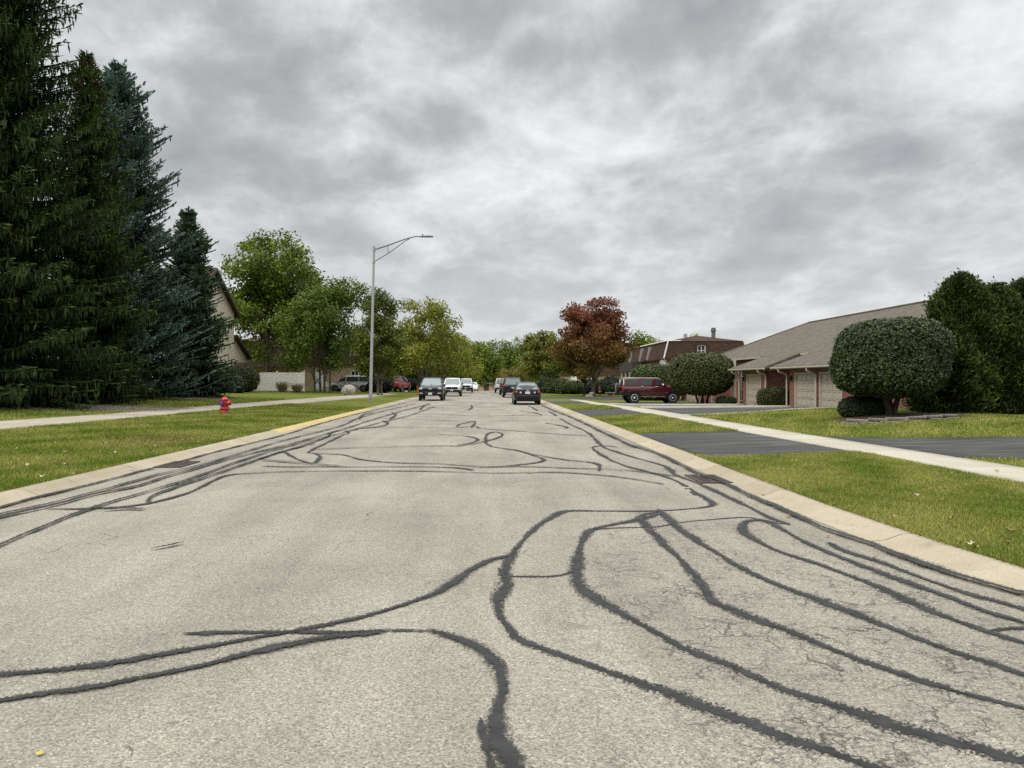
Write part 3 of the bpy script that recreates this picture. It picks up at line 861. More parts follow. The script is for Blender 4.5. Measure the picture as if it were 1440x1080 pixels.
def spruce(label, loc, height, radius, cols, tips, seed, base=.3, dens=1.0, hang=.5, upturn=.25, droop=.35, spray=.34, cones=False, dz=.34, power=.85, group=None, sp_w=.2, flat_=0.0, fill=.14):
    r = np.random.default_rng(seed)
    root = thing("spruce_tree", label, "tree", loc, 0, group)
    c_, t_, n_, l_, w_, col_ = [], [], [], [], [], []
    br = MB()
    z = base
    while z < height - .35:
        f = (z - base) / (height - base)
        Rz = radius * (1 - f) ** power * (.82 + .18 * math.sin(z * 2.3 + seed) + .1 * math.sin(z * 5.1))
        Rz = max(Rz, .22)
        nb = int((6 + 5 * (1 - f)) * dens)
        a0 = r.random() * 6.28
        for b in range(nb):
            a = a0 + 2 * PI * b / nb + r.normal() * .25
            Lb = Rz * (.7 + .42 * r.random())
            d = np.array([math.cos(a), math.sin(a), 0]); s = np.array([-d[1], d[0], 0])
            zz = z + r.normal() * .12
            dr = droop * (1 - f) * (.7 + .6 * r.random()) - .35 * f; up = upturn * (.7 + .6 * r.random())
            pos = lambda t: d * Lb * t + np.array([0, 0, zz - dr * Lb * t + up * Lb * t * t])
            if Lb > .9 and b % 2 == 0:
                br.tube([tuple(pos(t)) for t in (0, .35, .7, .95)], [.028 + .008 * Lb, .02, .012, .005], 4, cap=False)
            ns = max(4, int(Lb / fill))
            for k in range(ns):
                t = .12 + .9 * (k + r.random()) / ns
                p = pos(min(t, 1.02)); tang = unit(d * Lb + np.array([0, 0, (-dr + 2 * up * t) * Lb]))
                lt = (.24 + .30 * (1 - t)) * min(1.2, .45 + Lb * .3) * (.75 + .5 * r.random())
                for sd in (-1, 1):
                    ang = R(38 + 28 * r.random())
                    dv = unit(tang * math.cos(ang) + s * sd * math.sin(ang) + np.array([0, 0, -.15 * hang - .3 * hang * r.random() + .12 * (1 - hang)]))
                    q = max(1, int(round(lt / (spray * .62))))
                    for m in range(q):
                        cc = p + dv * (m + .5) * lt / q
                        c_.append(cc); t_.append(dv); l_.append(spray * (.8 + .5 * r.random())); w_.append(spray * sp_w * (.8 + .5 * r.random()))
                        n_.append(unit(np.array([0, 0, 1.0]) + r.normal(size=3) * (.7 - flat_)))
                        tipf = max(0, (t - .55) / .45) * (.45 + .55 * r.random()) * (m + 1) / q
                        col_.append(tipf)
                        if r.random() < hang * .75:
                            hl = spray * (.9 + 1.0 * r.random())
                            c_.append(cc + np.array([r.normal() * .03, r.normal() * .03, -hl * .45])); t_.append(np.array([r.normal() * .18, r.normal() * .18, -1])); l_.append(hl); w_.append(spray * sp_w * 1.1)
                            n_.append(r.normal(size=3)); col_.append(tipf * .5)
                # axis spray
                c_.append(p + tang * .1); t_.append(tang); l_.append(spray * 1.1); w_.append(spray * sp_w * 1.2); n_.append(unit(np.array([0, 0, 1.0]) + r.normal(size=3) * .5)); col_.append(max(0, (t - .6) / .4))
        z += dz * (.75 + .5 * r.random()) * (1 - .35 * f)
    # leader
    for k in range(14):
        zt = height - .5 + .5 * k / 13; c_.append(np.array([0, 0, zt])); a = r.random() * 6.28
        t_.append(np.array([math.cos(a) * .5, math.sin(a) * .5, 1])); l_.append(spray * .9); w_.append(spray * sp_w); n_.append(r.normal(size=3)); col_.append(1)
    c_, t_, n_ = map(np.array, (c_, t_, n_)); n = len(c_)
    V, F = kites(c_, t_, n_, l_, w_)
    tf = np.array(col_)[:, None]
    patch = 1.3 + .36 * np.sin(c_[:, 0] * 1.7 + c_[:, 2] * 1.1 + seed) * np.sin(c_[:, 1] * 1.9 - c_[:, 2] * .8) + .0
    col = (pick(cols, n, r, .25) * (1 - tf) + pick(tips, n, r, .2) * tf) * patch[:, None]
    br.tube([(0, 0, -.2), (.02, .01, height * .3), (0, .02, height * .7), (0, 0, height - .1)], [radius * .075 + .06, radius * .055 + .03, .07, .012], 10)
    br.build("trunk", M["barkd"], root, smooth=60)
    link("crown", poly_mesh("crown", V, F, np.repeat(col, 4, 0)), M["needle"], root)
    if cones:
        mb = MB()
        for k in range(150):
            a = r.random() * 6.28; h = height - .35 - 1.5 * r.random() ** 1.2; rr = (.12 + .38 * (height - h)) * (.5 + .5 * r.random())
            x, y = rr * math.cos(a), rr * math.sin(a)
            mb.lathe([(.012, 0), (.032, -.05), (.034, -.10), (.018, -.17)], 6, (x, y, h))
        co = mb.build("cone_cluster", flat("brown_cones", (.14, .062, .03), .8, var=.25), root, smooth=50); co["label"] = "cluster of brown cones at the top"; co["kind"] = "stuff"
    return root


def superell(nu, nv, rad, e1, e2, zlo=-1.0, bulge=None):
    """points and normals on a superellipsoid"""
    def f(w, e): return np.sign(w) * np.abs(w) ** e
    cv, sv, cu, su = np.cos(nv), np.sin(nv), np.cos(nu), np.sin(nu)
    P = np.stack([rad[0] * f(cv, e1) * f(cu, e2), rad[1] * f(cv, e1) * f(su, e2), rad[2] * f(sv, e1)], -1)
    Nn = unit(np.stack([f(cv, 2 - e1) * f(cu, 2 - e2) / rad[0], f(cv, 2 - e1) * f(su, 2 - e2) / rad[1], f(sv, 2 - e1) / rad[2]], -1))
    return P, Nn


def clipped(name, label, cat, loc, rad, zc, cols, n_leaf, size, seed, e1=.6, e2=.8, stems=None, rz=0, group=None, lean=0.0, rough=.05, stem_r=.06, bottom=None):
    r = np.random.default_rng(seed)
    root = thing(name, label, cat, loc, rz, group)
    # sample roughly uniformly over the surface
    k = n_leaf * 4
    ra = np.array(rad)
    def ff(p):
        q = np.abs(p) / ra + 1e-9
        return (q[:, 0] ** (2 / e2) + q[:, 1] ** (2 / e2)) ** (e2 / e1) + q[:, 2] ** (2 / e1)
    D_ = rdir(k, r) * ra
    P = D_ * (ff(D_) ** (-e1 / 2))[:, None]
    g = np.stack([ff(P + np.eye(3)[i] * 1e-4) - ff(P - np.eye(3)[i] * 1e-4) for i in range(3)], -1); Nn = unit(g)
    rr_ = np.linalg.norm(P, axis=1); w = (rr_ / np.linalg.norm(D_, axis=1)) ** 2 / np.clip((unit(P) * Nn).sum(1), .25, 1); w /= w.sum()
    s = r.choice(k, n_leaf, p=w, replace=True); P, Nn = P[s], Nn[s]
    big = .5 * np.sin(P[:, 0] * 1.9 + seed) * np.sin(P[:, 1] * 2.1 + 1) + .5 * np.sin(P[:, 2] * 2.7 + P[:, 0] * 1.1 + seed)
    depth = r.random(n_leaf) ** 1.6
    P = P + Nn * ((big * rough * 1.6 + rough * .4 + rough * .8 * np.sin(P[:, 0] * 5.3 + seed) * np.sin(P[:, 2] * 6.1 + P[:, 1] * 4.7)) - depth * .16 * min(rad))[:, None] + r.normal(size=P.shape) * size * .25
    P[:, 0] += lean * P[:, 2]
    P[:, 2] += zc
    if bottom is not None: P[:, 2] = np.maximum(P[:, 2], bottom + r.random(n_leaf) * .1)
    nrm = unit(Nn * .8 + rdir(n_leaf, r) * .75 + np.array([0, 0, .2])); t = unit(np.cross(nrm, rdir(n_leaf, r)))
    L = size * (.65 + .7 * r.random(n_leaf))
    V, F = kites(P, t, nrm, L, L * .55, .1)
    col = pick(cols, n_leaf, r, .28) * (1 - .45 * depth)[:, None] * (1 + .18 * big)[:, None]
    C4 = np.repeat(col, 4, 0)
    # dark inner body
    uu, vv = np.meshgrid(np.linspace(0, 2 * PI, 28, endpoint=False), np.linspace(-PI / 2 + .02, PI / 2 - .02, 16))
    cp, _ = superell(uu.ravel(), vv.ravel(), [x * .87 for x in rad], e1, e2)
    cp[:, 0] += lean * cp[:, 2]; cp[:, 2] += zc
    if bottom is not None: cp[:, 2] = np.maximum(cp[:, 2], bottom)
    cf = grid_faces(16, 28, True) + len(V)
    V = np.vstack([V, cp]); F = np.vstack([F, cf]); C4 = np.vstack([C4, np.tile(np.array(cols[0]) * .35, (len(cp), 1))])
    mb = MB()
    for sx, sy, tx, ty in (stems or [(0, 0, 0, 0)]):
        mb.tube([(sx, sy, -.15), (sx * 1.05 + .02, sy, .25), ((sx + tx) / 2, (sy + ty) / 2, zc - rad[2] * .75), (tx, ty, zc)], [stem_r * 1.3, stem_r, stem_r * .75, stem_r * .4], 7)
        for b in range(5):
            a = r.random() * 6.28; q = rad[0] * (.35 + .4 * r.random())
            mb.tube([((sx + tx) / 2, (sy + ty) / 2, zc - rad[2] * .85), (tx + math.cos(a) * q * .5, ty + math.sin(a) * q * .4, zc - rad[2] * .8), (tx + math.cos(a) * q, ty + math.sin(a) * q, zc - rad[2] * .4)], [stem_r * .5, stem_r * .35, .015], 5)
    mb.build("trunk", M["barkd"], root, smooth=60)
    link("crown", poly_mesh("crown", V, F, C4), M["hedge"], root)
    return root


def arborvitae(label, loc, height, radius, cols, seed, n=26000, group=None):
    r = np.random.default_rng(seed)
    root = thing("arborvitae", label, "tree", loc, 0, group)
    f = r.random(n) ** 1.15; a = r.random(n) * 2 * PI
    prof = np.interp(f, [0, .06, .3, .6, .8, .92, 1], [.82, .97, 1, .88, .64, .38, .06])
    lob = 1 + .16 * np.sin(3 * a + f * 6 + seed) + .13 * np.sin(5 * a - f * 11) + .12 * np.sin(a * 2 + f * 17) + .10 * np.sin(7 * a + f * 29 + seed)
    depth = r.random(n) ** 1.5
    rr = radius * prof * lob * (1 - .35 * depth)
    P = np.stack([rr * np.cos(a), rr * np.sin(a), f * height], -1) + r.normal(size=(n, 3)) * .09
    out = np.stack([np.cos(a), np.sin(a), np.zeros(n)], -1)
    t = unit(out * .55 + np.array([0, 0, .7]) + r.normal(size=(n, 3)) * .45)
    nrm = unit(np.cross(t, out) + r.normal(size=(n, 3)) * .5)
    L = .14 * (.6 + .9 * r.random(n))
    V, F = kites(P, t, nrm, L, L * .30)
    patch = np.sin(3 * a + f * 6 + seed) * .5 + np.sin(a * 2 + f * 17) * .5
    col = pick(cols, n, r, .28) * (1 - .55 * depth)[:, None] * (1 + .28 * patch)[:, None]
    C4 = np.repeat(col, 4, 0)
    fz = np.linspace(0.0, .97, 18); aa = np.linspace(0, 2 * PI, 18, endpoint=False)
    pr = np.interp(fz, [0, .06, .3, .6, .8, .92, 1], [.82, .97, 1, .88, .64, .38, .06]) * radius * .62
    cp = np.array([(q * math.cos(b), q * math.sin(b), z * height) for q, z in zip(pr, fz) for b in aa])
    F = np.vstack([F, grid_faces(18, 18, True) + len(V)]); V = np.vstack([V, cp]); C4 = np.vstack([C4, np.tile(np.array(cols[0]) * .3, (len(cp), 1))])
    MB().tube([(0, 0, -.2), (0, 0, .5), (0, 0, height * .7)], [.1, .09, .02], 8).build("trunk", M["barkd"], root, smooth=60)
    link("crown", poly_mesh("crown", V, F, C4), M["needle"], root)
    return root


def at(px, Y, dz=0.0):
    x = (px - VX) * Y / FPX
    return (x, Y, Hf(x, Y) + dz)


# ------------------------------------------------------------------ the spruces on the left
NG, NT = [(.010, .019, .007), (.019, .034, .011), (.030, .050, .014)], [(.040, .068, .018), (.062, .092, .024)]
spruce("giant dark green spruce at the left edge, taller than the picture", at(-20, 31), 23.5, 6.0, NG, NT, 3, base=.5, dens=1.55, hang=.55, upturn=.24, droop=.40, spray=.27, sp_w=.27, dz=.30, power=.58)
spruce("tall yellow green spruce with a clump of brown cones at its top", at(122, 36), 16.5, 3.5, NG, [(.052, .080, .018), (.084, .11, .024)], 5, base=.4, dens=1.5, hang=.4, upturn=.25, droop=.32, spray=.25, sp_w=.28, cones=True, dz=.28, power=.62)
spruce("tall blue spruce with silvery needles behind the yellow green spruce", at(166, 43), 18.8, 5.0, [(.026, .050, .038), (.044, .078, .062), (.064, .105, .086)], [(.10, .15, .128), (.135, .19, .165)], 8, base=.4, dens=1.5, hang=.1, upturn=.34, droop=.28, spray=.25, sp_w=.36, dz=.22, power=.56, fill=.12)
spruce("small dense blue green spruce on a mulch mound", at(265, 49, .3), 11.8, 3.45, [(.022, .042, .020), (.036, .064, .032), (.050, .086, .044)], [(.075, .12, .066), (.095, .145, .08)], 12, base=.2, dens=1.6, hang=.1, upturn=.2, droop=.2, spray=.24, sp_w=.36, dz=.18, power=.62, fill=.11)


def mound(name, label, c, rx, ry, h, mat, n=36, rings=7, kind=None, seed=0):
    V = []; r = np.random.default_rng(seed)
    wob = 1 + .08 * np.sin(np.arange(n) / n * 2 * PI * 3 + seed) + .05 * np.sin(np.arange(n) / n * 2 * PI * 7)
    for i in range(rings):
        u = i / (rings - 1)
        for k in range(n):
            a = 2 * PI * k / n; x = c[0] + rx * u * wob[k] * math.cos(a); y = c[1] + ry * u * wob[k] * math.sin(a)
            V.append((x, y, Hf(x, y) + h * (math.cos(u * PI) * .5 + .5) ** 1.0 + (.03 if i < rings - 1 else -.02)))
    o = link(name, poly_mesh(name, np.array(V), grid_faces(rings, n, True), smooth=True), mat)
    if kind: tag(o, kind=kind)
    else: tag(o, label, "mulch mound")
    return o


p = at(267, 49); mound("mulch_mound", "brown mulch mound under the small blue green spruce", p, 3.1, 2.6, .42, M["mulch"])
p = at(265, 46.2); mound("gravel_bed", "", p, 4.6, 1.6, .03, M["gravel"], kind="stuff", seed=2)
p = at(30, 31.5); mound("gravel_bed", "", (p[0] + .5, p[1] + 1), 7.6, 3.4, .04, M["gravel"], kind="stuff", seed=4)

# ------------------------------------------------------------------ broadleaf trees
GY = [(.070, .108, .012), (.118, .165, .018), (.20, .24, .032)]
GD = [(.058, .092, .013), (.10, .145, .019), (.15, .195, .028)]
GO = [(.135, .16, .018), (.20, .22, .028), (.28, .285, .05)]
deciduous("maple_tree", "tall bushy green maple rising behind the cream fence", "tree", at(382, 80), 17.4, 6.3, 2.0, GY, 30000, .32, 21, trunks=((-.4, 0, .26),), n_clump=130, loose=.22, shape=1.0)
deciduous("broadleaf_tree", "darker multi-stemmed spreading tree beside the tall maple", "tree", at(454, 76), 13.7, 5.2, 1.0, GD, 24000, .26, 22, trunks=((-.8, 0, .12), (-.3, .2, .11), (.2, -.1, .12), (.7, .1, .09)), n_clump=100, loose=.24, droop=.5)
deciduous("broadleaf_tree", "slim green tree leafy to the ground behind the light pole", "tree", at(532, 71), 10.2, 2.8, .2, [(.06, .085, .012), (.10, .13, .018), (.155, .18, .028)], 15000, .22, 23, trunks=((0, 0, .11), (.3, .1, .08)), n_clump=70, loose=.28, shape=1.6)
deciduous("broadleaf_tree", "yellow green leaning tree behind the black pickup truck", "tree", at(600, 96), 12.8, 4.6, 1.4, GO, 9500, .32, 24, trunks=((0, 0, .17), (-.5, .2, .12)), n_clump=62, loose=.27)
deciduous("broadleaf_tree", "thin yellowing tree with bare twigs above the white van", "tree", at(624, 112), 11.6, 3.6, 2.0, GO, 6500, .32, 25, trunks=((0, 0, .15),), n_clump=48, loose=.25)
deciduous("broadleaf_tree", "green roadside tree between the red car and the pickup", "tree", at(566, 104), 8.2, 3.2, 1.4, GY, 6500, .32, 26, trunks=((0, 0, .17),), n_clump=45)
deciduous("maple_tree", "red and orange autumn maple right of the road", "tree", at(832, 75), 10.6, 4.0, 1.7, [(.11, .11, .018), (.17, .12, .024), (.21, .12, .034)], 30000, .24, 31,
          trunks=((.15, 0, .2),), n_clump=110, loose=.24, top_cols=[(.115, .034, .022), (.18, .05, .03), (.23, .088, .045)], shape=1.15)
deciduous("broadleaf_tree", "low green tree with a dark trunk left of the red maple", "tree", at(812, 80), 6.2, 3.4, 1.6, GD, 6000, .25, 32, trunks=((.7, 0, .15),), n_clump=45, bark="barkd")
deciduous("broadleaf_tree", "bright yellow green tree past the black sedan", "tree", at(764, 92), 8.0, 3.0, 1.3, [(.11, .13, .018), (.165, .178, .03), (.22, .22, .044)], 9000, .28, 33, trunks=((.5, 0, .13),), n_clump=60, loose=.28)
deciduous("broadleaf_tree", "low yellow tree above the white car at the road end", "tree", at(721, 140), 5.0, 3.2, .6, [(.12, .11, .02), (.17, .15, .03), (.2, .16, .04)], 4000, .3, 34, n_clump=32)
deciduous("broadleaf_tree", "bright green tree behind the red maple and the brown condominium", "tree", at(905, 118), 9.4, 4.6, 2, GY, 7000, .36, 35, n_clump=55)
deciduous("broadleaf_tree", "sparse yellow tree top showing above the brown condominium roof", "tree", at(980, 125), 9.6, 3.4, 4, GO, 1900, .3, 36, n_clump=36, loose=.22)
# trees closing the street, far off
far = [(578, 122, 6.5, 4.5, GD, "dark low tree filling the gap behind the roadside tree"), (548, 140, 7, 5, GD, "dark low tree farther back behind the red vehicle"), (600, 150, 7, 5, GD, "dark low tree behind the pickup roof"), (640, 185, 13.5, 7, GO, "pale green tree behind the vans on the left side"), (668, 215, 15, 8, GY, "green tree behind the far street light"), (700, 300, 21, 11, GD, "large dark tree behind the low house at the road end"),
       (735, 300, 22, 11, GD, "dark green tree right of the low house at the road end"), (660, 300, 20, 11, GD, "dark tree left of the low house at the road end"), (758, 190, 12, 6.5, GY, "mid green tree behind the bright yellow green tree"),
       (790, 150, 8.5, 6, GD, "dark tree in the gap left of the red maple"), (860, 150, 9, 7, GD, "dark tree glimpsed under the right side of the red maple"), (545, 130, 9, 5.5, GD, "dark tree behind the red car"), (612, 140, 9, 6, GY, "round green tree behind the pickup"),
       (1040, 150, 8, 7, GD, "dark tree hidden behind the brown condominium"), (470, 125, 9, 8, GD, "dark tree beyond the tan condominium on the left")]
for i, (px, Y, h, rr, c, lab) in enumerate(far):
    deciduous("broadleaf_tree", lab, "tree", at(px, Y), h, rr, .6 if Y > 170 else 1.0, c, 6500, .5 if Y < 200 else .75, 50 + i, trunks=((0, 0, .3),), n_clump=48, loose=.3, group="trees in the distance")

# shrubs
HC = [(.026, .035, .010), (.05, .064, .016), (.08, .095, .025)]
clipped("topiary_tree", "large clipped round-topped topiary tree on the stone edged bed", "topiary", at(1253, 26), (1.74, 1.65, 1.25), 2.02, [(.022, .036, .012), (.044, .064, .022), (.082, .105, .04)], 42000, .10, 61, e1=.62, e2=.85, stems=[(-.1, 0, -.5, .1), (.12, .05, .6, 0), (0, .1, .1, .4)], lean=0.06, stem_r=.1)
clipped("topiary_tree", "clipped dome topiary tree in front of the maroon car", "topiary", at(987, 54), (2.2, 1.9, 1.42), 2.15, [(.04, .05, .014), (.068, .082, .022), (.105, .12, .036)], 22000, .14, 62, e1=.7, e2=.85, stems=[(-.3, 0, -.9, 0), (.05, 0, .1, .3), (.35, .1, .9, .1), (0, .1, .3, -.4)], stem_r=.08)
clipped("hedge_bush", "flat topped clipped bush behind the maroon car", "bush", at(920, 66), (1.95, 1.7, 1.5), 1.5, [(.04, .054, .014), (.07, .09, .022), (.105, .128, .036)], 15000, .15, 63, e1=.5, e2=.8, bottom=0)
clipped("round_bush", "taller round clipped bush between the two garages", "bush", at(1094, 45.2), (.66, .6, .56), .56, HC, 6000, .075, 64, bottom=0)
clipped("round_bush", "smaller round clipped bush beside the taller one between the garages", "bush", at(1079, 46), (.5, .5, .52), .52, HC, 4500, .075, 65, bottom=0)
clipped("low_shrub", "low spreading dark green shrub beside the large topiary trunk", "bush", at(1219, 26.8), (.88, .7, .42), .34, [(.012, .026, .008), (.022, .045, .012), (.035, .062, .018)], 9000, .07, 66, e1=.9, bottom=0, rough=.03)
clipped("low_shrub", "small bright green shrub by the porch windows", "bush", at(1022, 53), (.68, .55, .36), .26, [(.03, .05, .012), (.05, .075, .018), (.07, .10, .026)], 3500, .08, 67, e1=.9, bottom=0)
clipped("round_bush", "large round bush at the left end of the cream fence", "bush", at(337, 66), (1.55, 1.4, 1.12), 1.05, [(.030, .038, .010), (.05, .058, .016), (.085, .085, .026)], 12000, .13, 68, e1=.8, bottom=0)
hb = [(783, 90, 1.5, 1.6, "dark hedge shrub below the bright yellow green tree"), (800, 88, 1.4, 1.3, "mid green shrub left of the dark trunk"), (817, 92, 1.5, 1.2, "dark shrub between the two maple trunks"), (848, 90, 1.5, 1.5, "tall dark shrub behind the person in red"), (862, 88, 1.3, 1.9, "dark shrub by the stone bench"),
      (868, 84, .9, 1.1, "bright green little shrub next to the maroon car"), (775, 97, 1.6, 1.7, "dark shrub behind the black sedan"), (534, 82, 1.3, 1.6, "leafy dark shrub right of the light pole"), (574, 108, 1.6, 1.3, "dark shrub at the foot of the roadside tree"), (318, 62, 1.5, 1.3, "dark low shrub behind the small spruce")]
for i, (px, Y, rr, h, lab) in enumerate(hb):
    bright = "bright" in lab or "mid" in lab
    clipped("garden_shrub", lab, "bush", at(px, Y), (rr, rr * .9, h * .55), h * .5, [(.04, .058, .012), (.06, .085, .018), (.08, .11, .024)] if bright else [(.010, .018, .006), (.018, .030, .009), (.03, .045, .013)], 4000, .18, 80 + i, e1=.85, bottom=0, rough=.14)
AV = [(.020, .036, .008), (.042, .066, .013), (.085, .105, .022)]
av = [(1352, 28.2, 5.0, 1.4, "tall arborvitae nearest the house, left end of the dark row"), (1399, 28.5, 4.65, 1.5, "arborvitae with a low top, second from the left in the dark row"), (1444, 28.4, 4.85, 1.6, "arborvitae cut by the right picture edge"), (1334, 27.4, 3.3, 1.0, "short arborvitae leaning against the large topiary"), (1424, 27.6, 4.0, 1.2, "short arborvitae in front of the row near the right edge")]
for i, (px, Y, h, rr, lab) in enumerate(av):
    arborvitae(lab, at(px, Y), h, rr, AV, 100 + i, 60000 if h > 4 else 22000, group="row of arborvitae by the brick house")


# ornamental grass by the fence
def tuft(label, loc, h, seed):
    r = np.random.default_rng(seed); n = 500
    root = thing("ornamental_grass", label, "plant", loc, 0, "dry ornamental grasses by the fence")
    a = r.random(n) * 6.28; b0 = r.normal(size=(n, 2)) * .15; tl = h * (.5 + .6 * r.random(n)); out = .25 + .5 * r.random(n)
    base = np.stack([b0[:, 0], b0[:, 1], np.zeros(n)], -1); tip = base + np.stack([np.cos(a) * out * tl, np.sin(a) * out * tl, tl], -1)
    V, F = kites((base + tip) / 2, tip - base, r.normal(size=(n, 3)), np.linalg.norm(tip - base, axis=1), np.full(n, .03))
    link("blades", poly_mesh("blades", V, F, np.repeat(pick([(.12, .10, .04), (.24, .19, .09), (.30, .24, .13)], n, r), 4, 0)), M["leaf"], root)


tuft("dry ornamental grass tuft at the middle of the cream fence", at(397, 71), 1.0, 1)
tuft("dry ornamental grass tuft at the right end of the cream fence", at(418, 71), .9, 2)

# ------------------------------------------------------------------ grass blades on the nearer lawns
def blades(x, y, r, hmul=1.0):
    ok = ~paved(x, y); x, y = x[ok], y[ok]; n = len(x)
    z = H(x, y); h = (.028 + .03 * r.random(n)) * hmul * (1 + y / 60); a = r.random(n) * 6.28; ln = h * (.3 + .9 * r.random(n)); w = .0035 * (1 + y / 9)
    ux, uy = np.cos(a + 1.57), np.sin(a + 1.57)
    V = np.stack([np.stack([x - ux * w, y - uy * w, z - .005], -1), np.stack([x + ux * w, y + uy * w, z - .005], -1), np.stack([x + np.cos(a) * ln, y + np.sin(a) * ln, z + h], -1)], 1).reshape(-1, 3)
    patch = .5 + .30 * np.sin(x * 1.3 + .7 * y) * np.sin(y * .9 - x * .6) + .22 * np.sin(x * 3.1 - y * 1.7 + 1 + np.sin(x * 1.9)) + .2 * np.sin(x * 6.3 + 2 * np.sin(y * 2.1)) * np.sin(y * 5.1 + x) + (r.random(n) - .5) * .5
    dry = r.random(n) < .11 + .6 * np.exp(-((x + 8.0) / .9) ** 2 - ((y - 18.8) / 1.6) ** 2)
    f = np.clip(patch + .12 * (x > 0), 0, 1)[:, None]
    col = np.array([.105, .175, .022]) * (1 - f) + np.array([.33, .33, .095]) * f
    col[dry] = np.array([.26, .2, .09]) * (.7 + .6 * r.random((dry.sum(), 1)))
    return V, np.repeat(col * (.6 + .8 * r.random((n, 1))), 3, 0)


r = np.random.default_rng(77)
VV, CC = [], []
def scatter(n, xf, y0, y1, pw=1.0, hm=1.0):
    y = y0 + (y1 - y0) * r.random(n) ** pw; x = xf(y, r.random(n)); v, c = blades(x, y, r, hm); VV.append(v); CC.append(c)
scatter(300000, lambda y, u: cR(y) + CURB_R - .05 * np.abs(np.sin(y * 2.3) * np.sin(y * 5.9)) + u * 3.3, 4.6, 15.6, 1.25)
scatter(70000, lambda y, u: cR(y) + CURB_R + .02 + u * 3.2, 21.8, 45, 1.3)
scatter(60000, lambda y, u: 8.5 + u * 9, 18, 34, 1.2)
scatter(50000, lambda y, u: 8.9 + u * 7, 4, 14.5, 1.1)
scatter(35000, lambda y, u: cR(y) + CURB_R + u * 3.2, 1.5, 4.7, 1.0)
scatter(300000, lambda y, u: cL(y) - CURB_L + .05 * np.abs(np.sin(y * 2.3) * np.sin(y * 5.9)) - u * 6.6, 8.5, 42, 1.5)
scatter(60000, lambda y, u: -13 - u * 9, 18, 50, 1.2)
scatter(40000, lambda y, u: cL(y) - CURB_L - u * 5.5, 3, 8.7, 1.0)
V = np.vstack(VV)
gb = link("grass", poly_mesh("grass", V, np.arange(len(V)).reshape(-1, 3), np.vstack(CC)), M["blade"]); tag(gb, "short green lawn grass", "grass", kind="stuff")

# ------------------------------------------------------------------ fallen leaves
def leaf_bm(s, curl):
    a = np.linspace(0, 2 * PI, 11)[:-1]; rad = [1, .55, .9, .5, .8, .35, .8, .5, .9, .55]
    V = [(0, 0, .02)] + [(s * q * math.cos(t), s * q * math.sin(t), .012 + curl * s * q * q * (1 + math.sin(2 * t)) * .5) for q, t in zip(rad, a)]
    mb = MB(); mb.add(V, [(0, 1 + i, 1 + (i + 1) % 10) for i in range(10)]); return mb


lf = [(1072, 688, "t"), (1420, 748, "t"), (1175, 713, "p"), (938, 678, "t"), (1060, 660, "t"), (1290, 700, "p"), (1040, 642, "t"), (60, 670, "p"), (38, 657, "p"), (186, 655, "p"), (270, 618, "p"), (247, 615, "p"), (300, 600, "t"), (355, 590, "p"), (470, 569, "p"), (464, 571, "p"), (440, 578, "p"), (1230, 618, "p"), (1280, 624, "t"), (1000, 590, "t"),
      (1120, 660, "t"), (1340, 730, "t"), (90, 640, "t"), (150, 628, "p")]
_r = random.Random(12)
for _ in range(26):
    py_ = _r.uniform(592, 668); lf.append((_r.uniform(10, max(30, 640 - (py_ - 560) * 4.6)), py_, "p" if _r.random() < .7 else "t"))
for _ in range(16):
    py_ = _r.uniform(650, 770); lf.append((_r.uniform(1005 + (py_ - 650) * 2.6, 1430), py_, "t" if _r.random() < .6 else "p"))
for py_ in (700, 716, 742, 690, 655, 662, 771): lf.append((1017 + (py_ - 680) * 2.35 + _r.uniform(-4, 8), py_, "t"))
for i, (px, py, c) in enumerate(lf):
    x, y = G(px, py, .1); z = max(Hf(x, y), 0.0)
    o = leaf_bm((.038 if i < 24 else .026) + .02 * ((i * 7) % 5) / 5, .9).build("fallen_leaf", M["leafb" if c == "t" else "leafp"])
    o.location = (x, y, z + (.03 if z > .05 else .005)); o.rotation_euler = (.3 * math.sin(i), .3 * math.cos(i * 2), i * 1.7)
    tag(o, "curled tan leaf lying beside the road" if c == "t" else "pale dry leaf lying on the grass", "leaf", "tan fallen leaves on the lawn" if c == "t" else "pale fallen leaves on the lawn")
x, y = G(55, 1063); o = leaf_bm(.022, .3).build("fallen_leaf", flat("yellow_leaf", (.6, .45, .06), .7)); o.location = (x, y, 0); tag(o, "tiny yellow leaf on the road at the lower left", "leaf")
x, y = G(745, 666); o = leaf_bm(.05, .9).build("fallen_leaf", M["leafb"]); o.location = (x, y, .005); tag(o, "curled brown leaf on the road beside the cross cracks", "leaf")

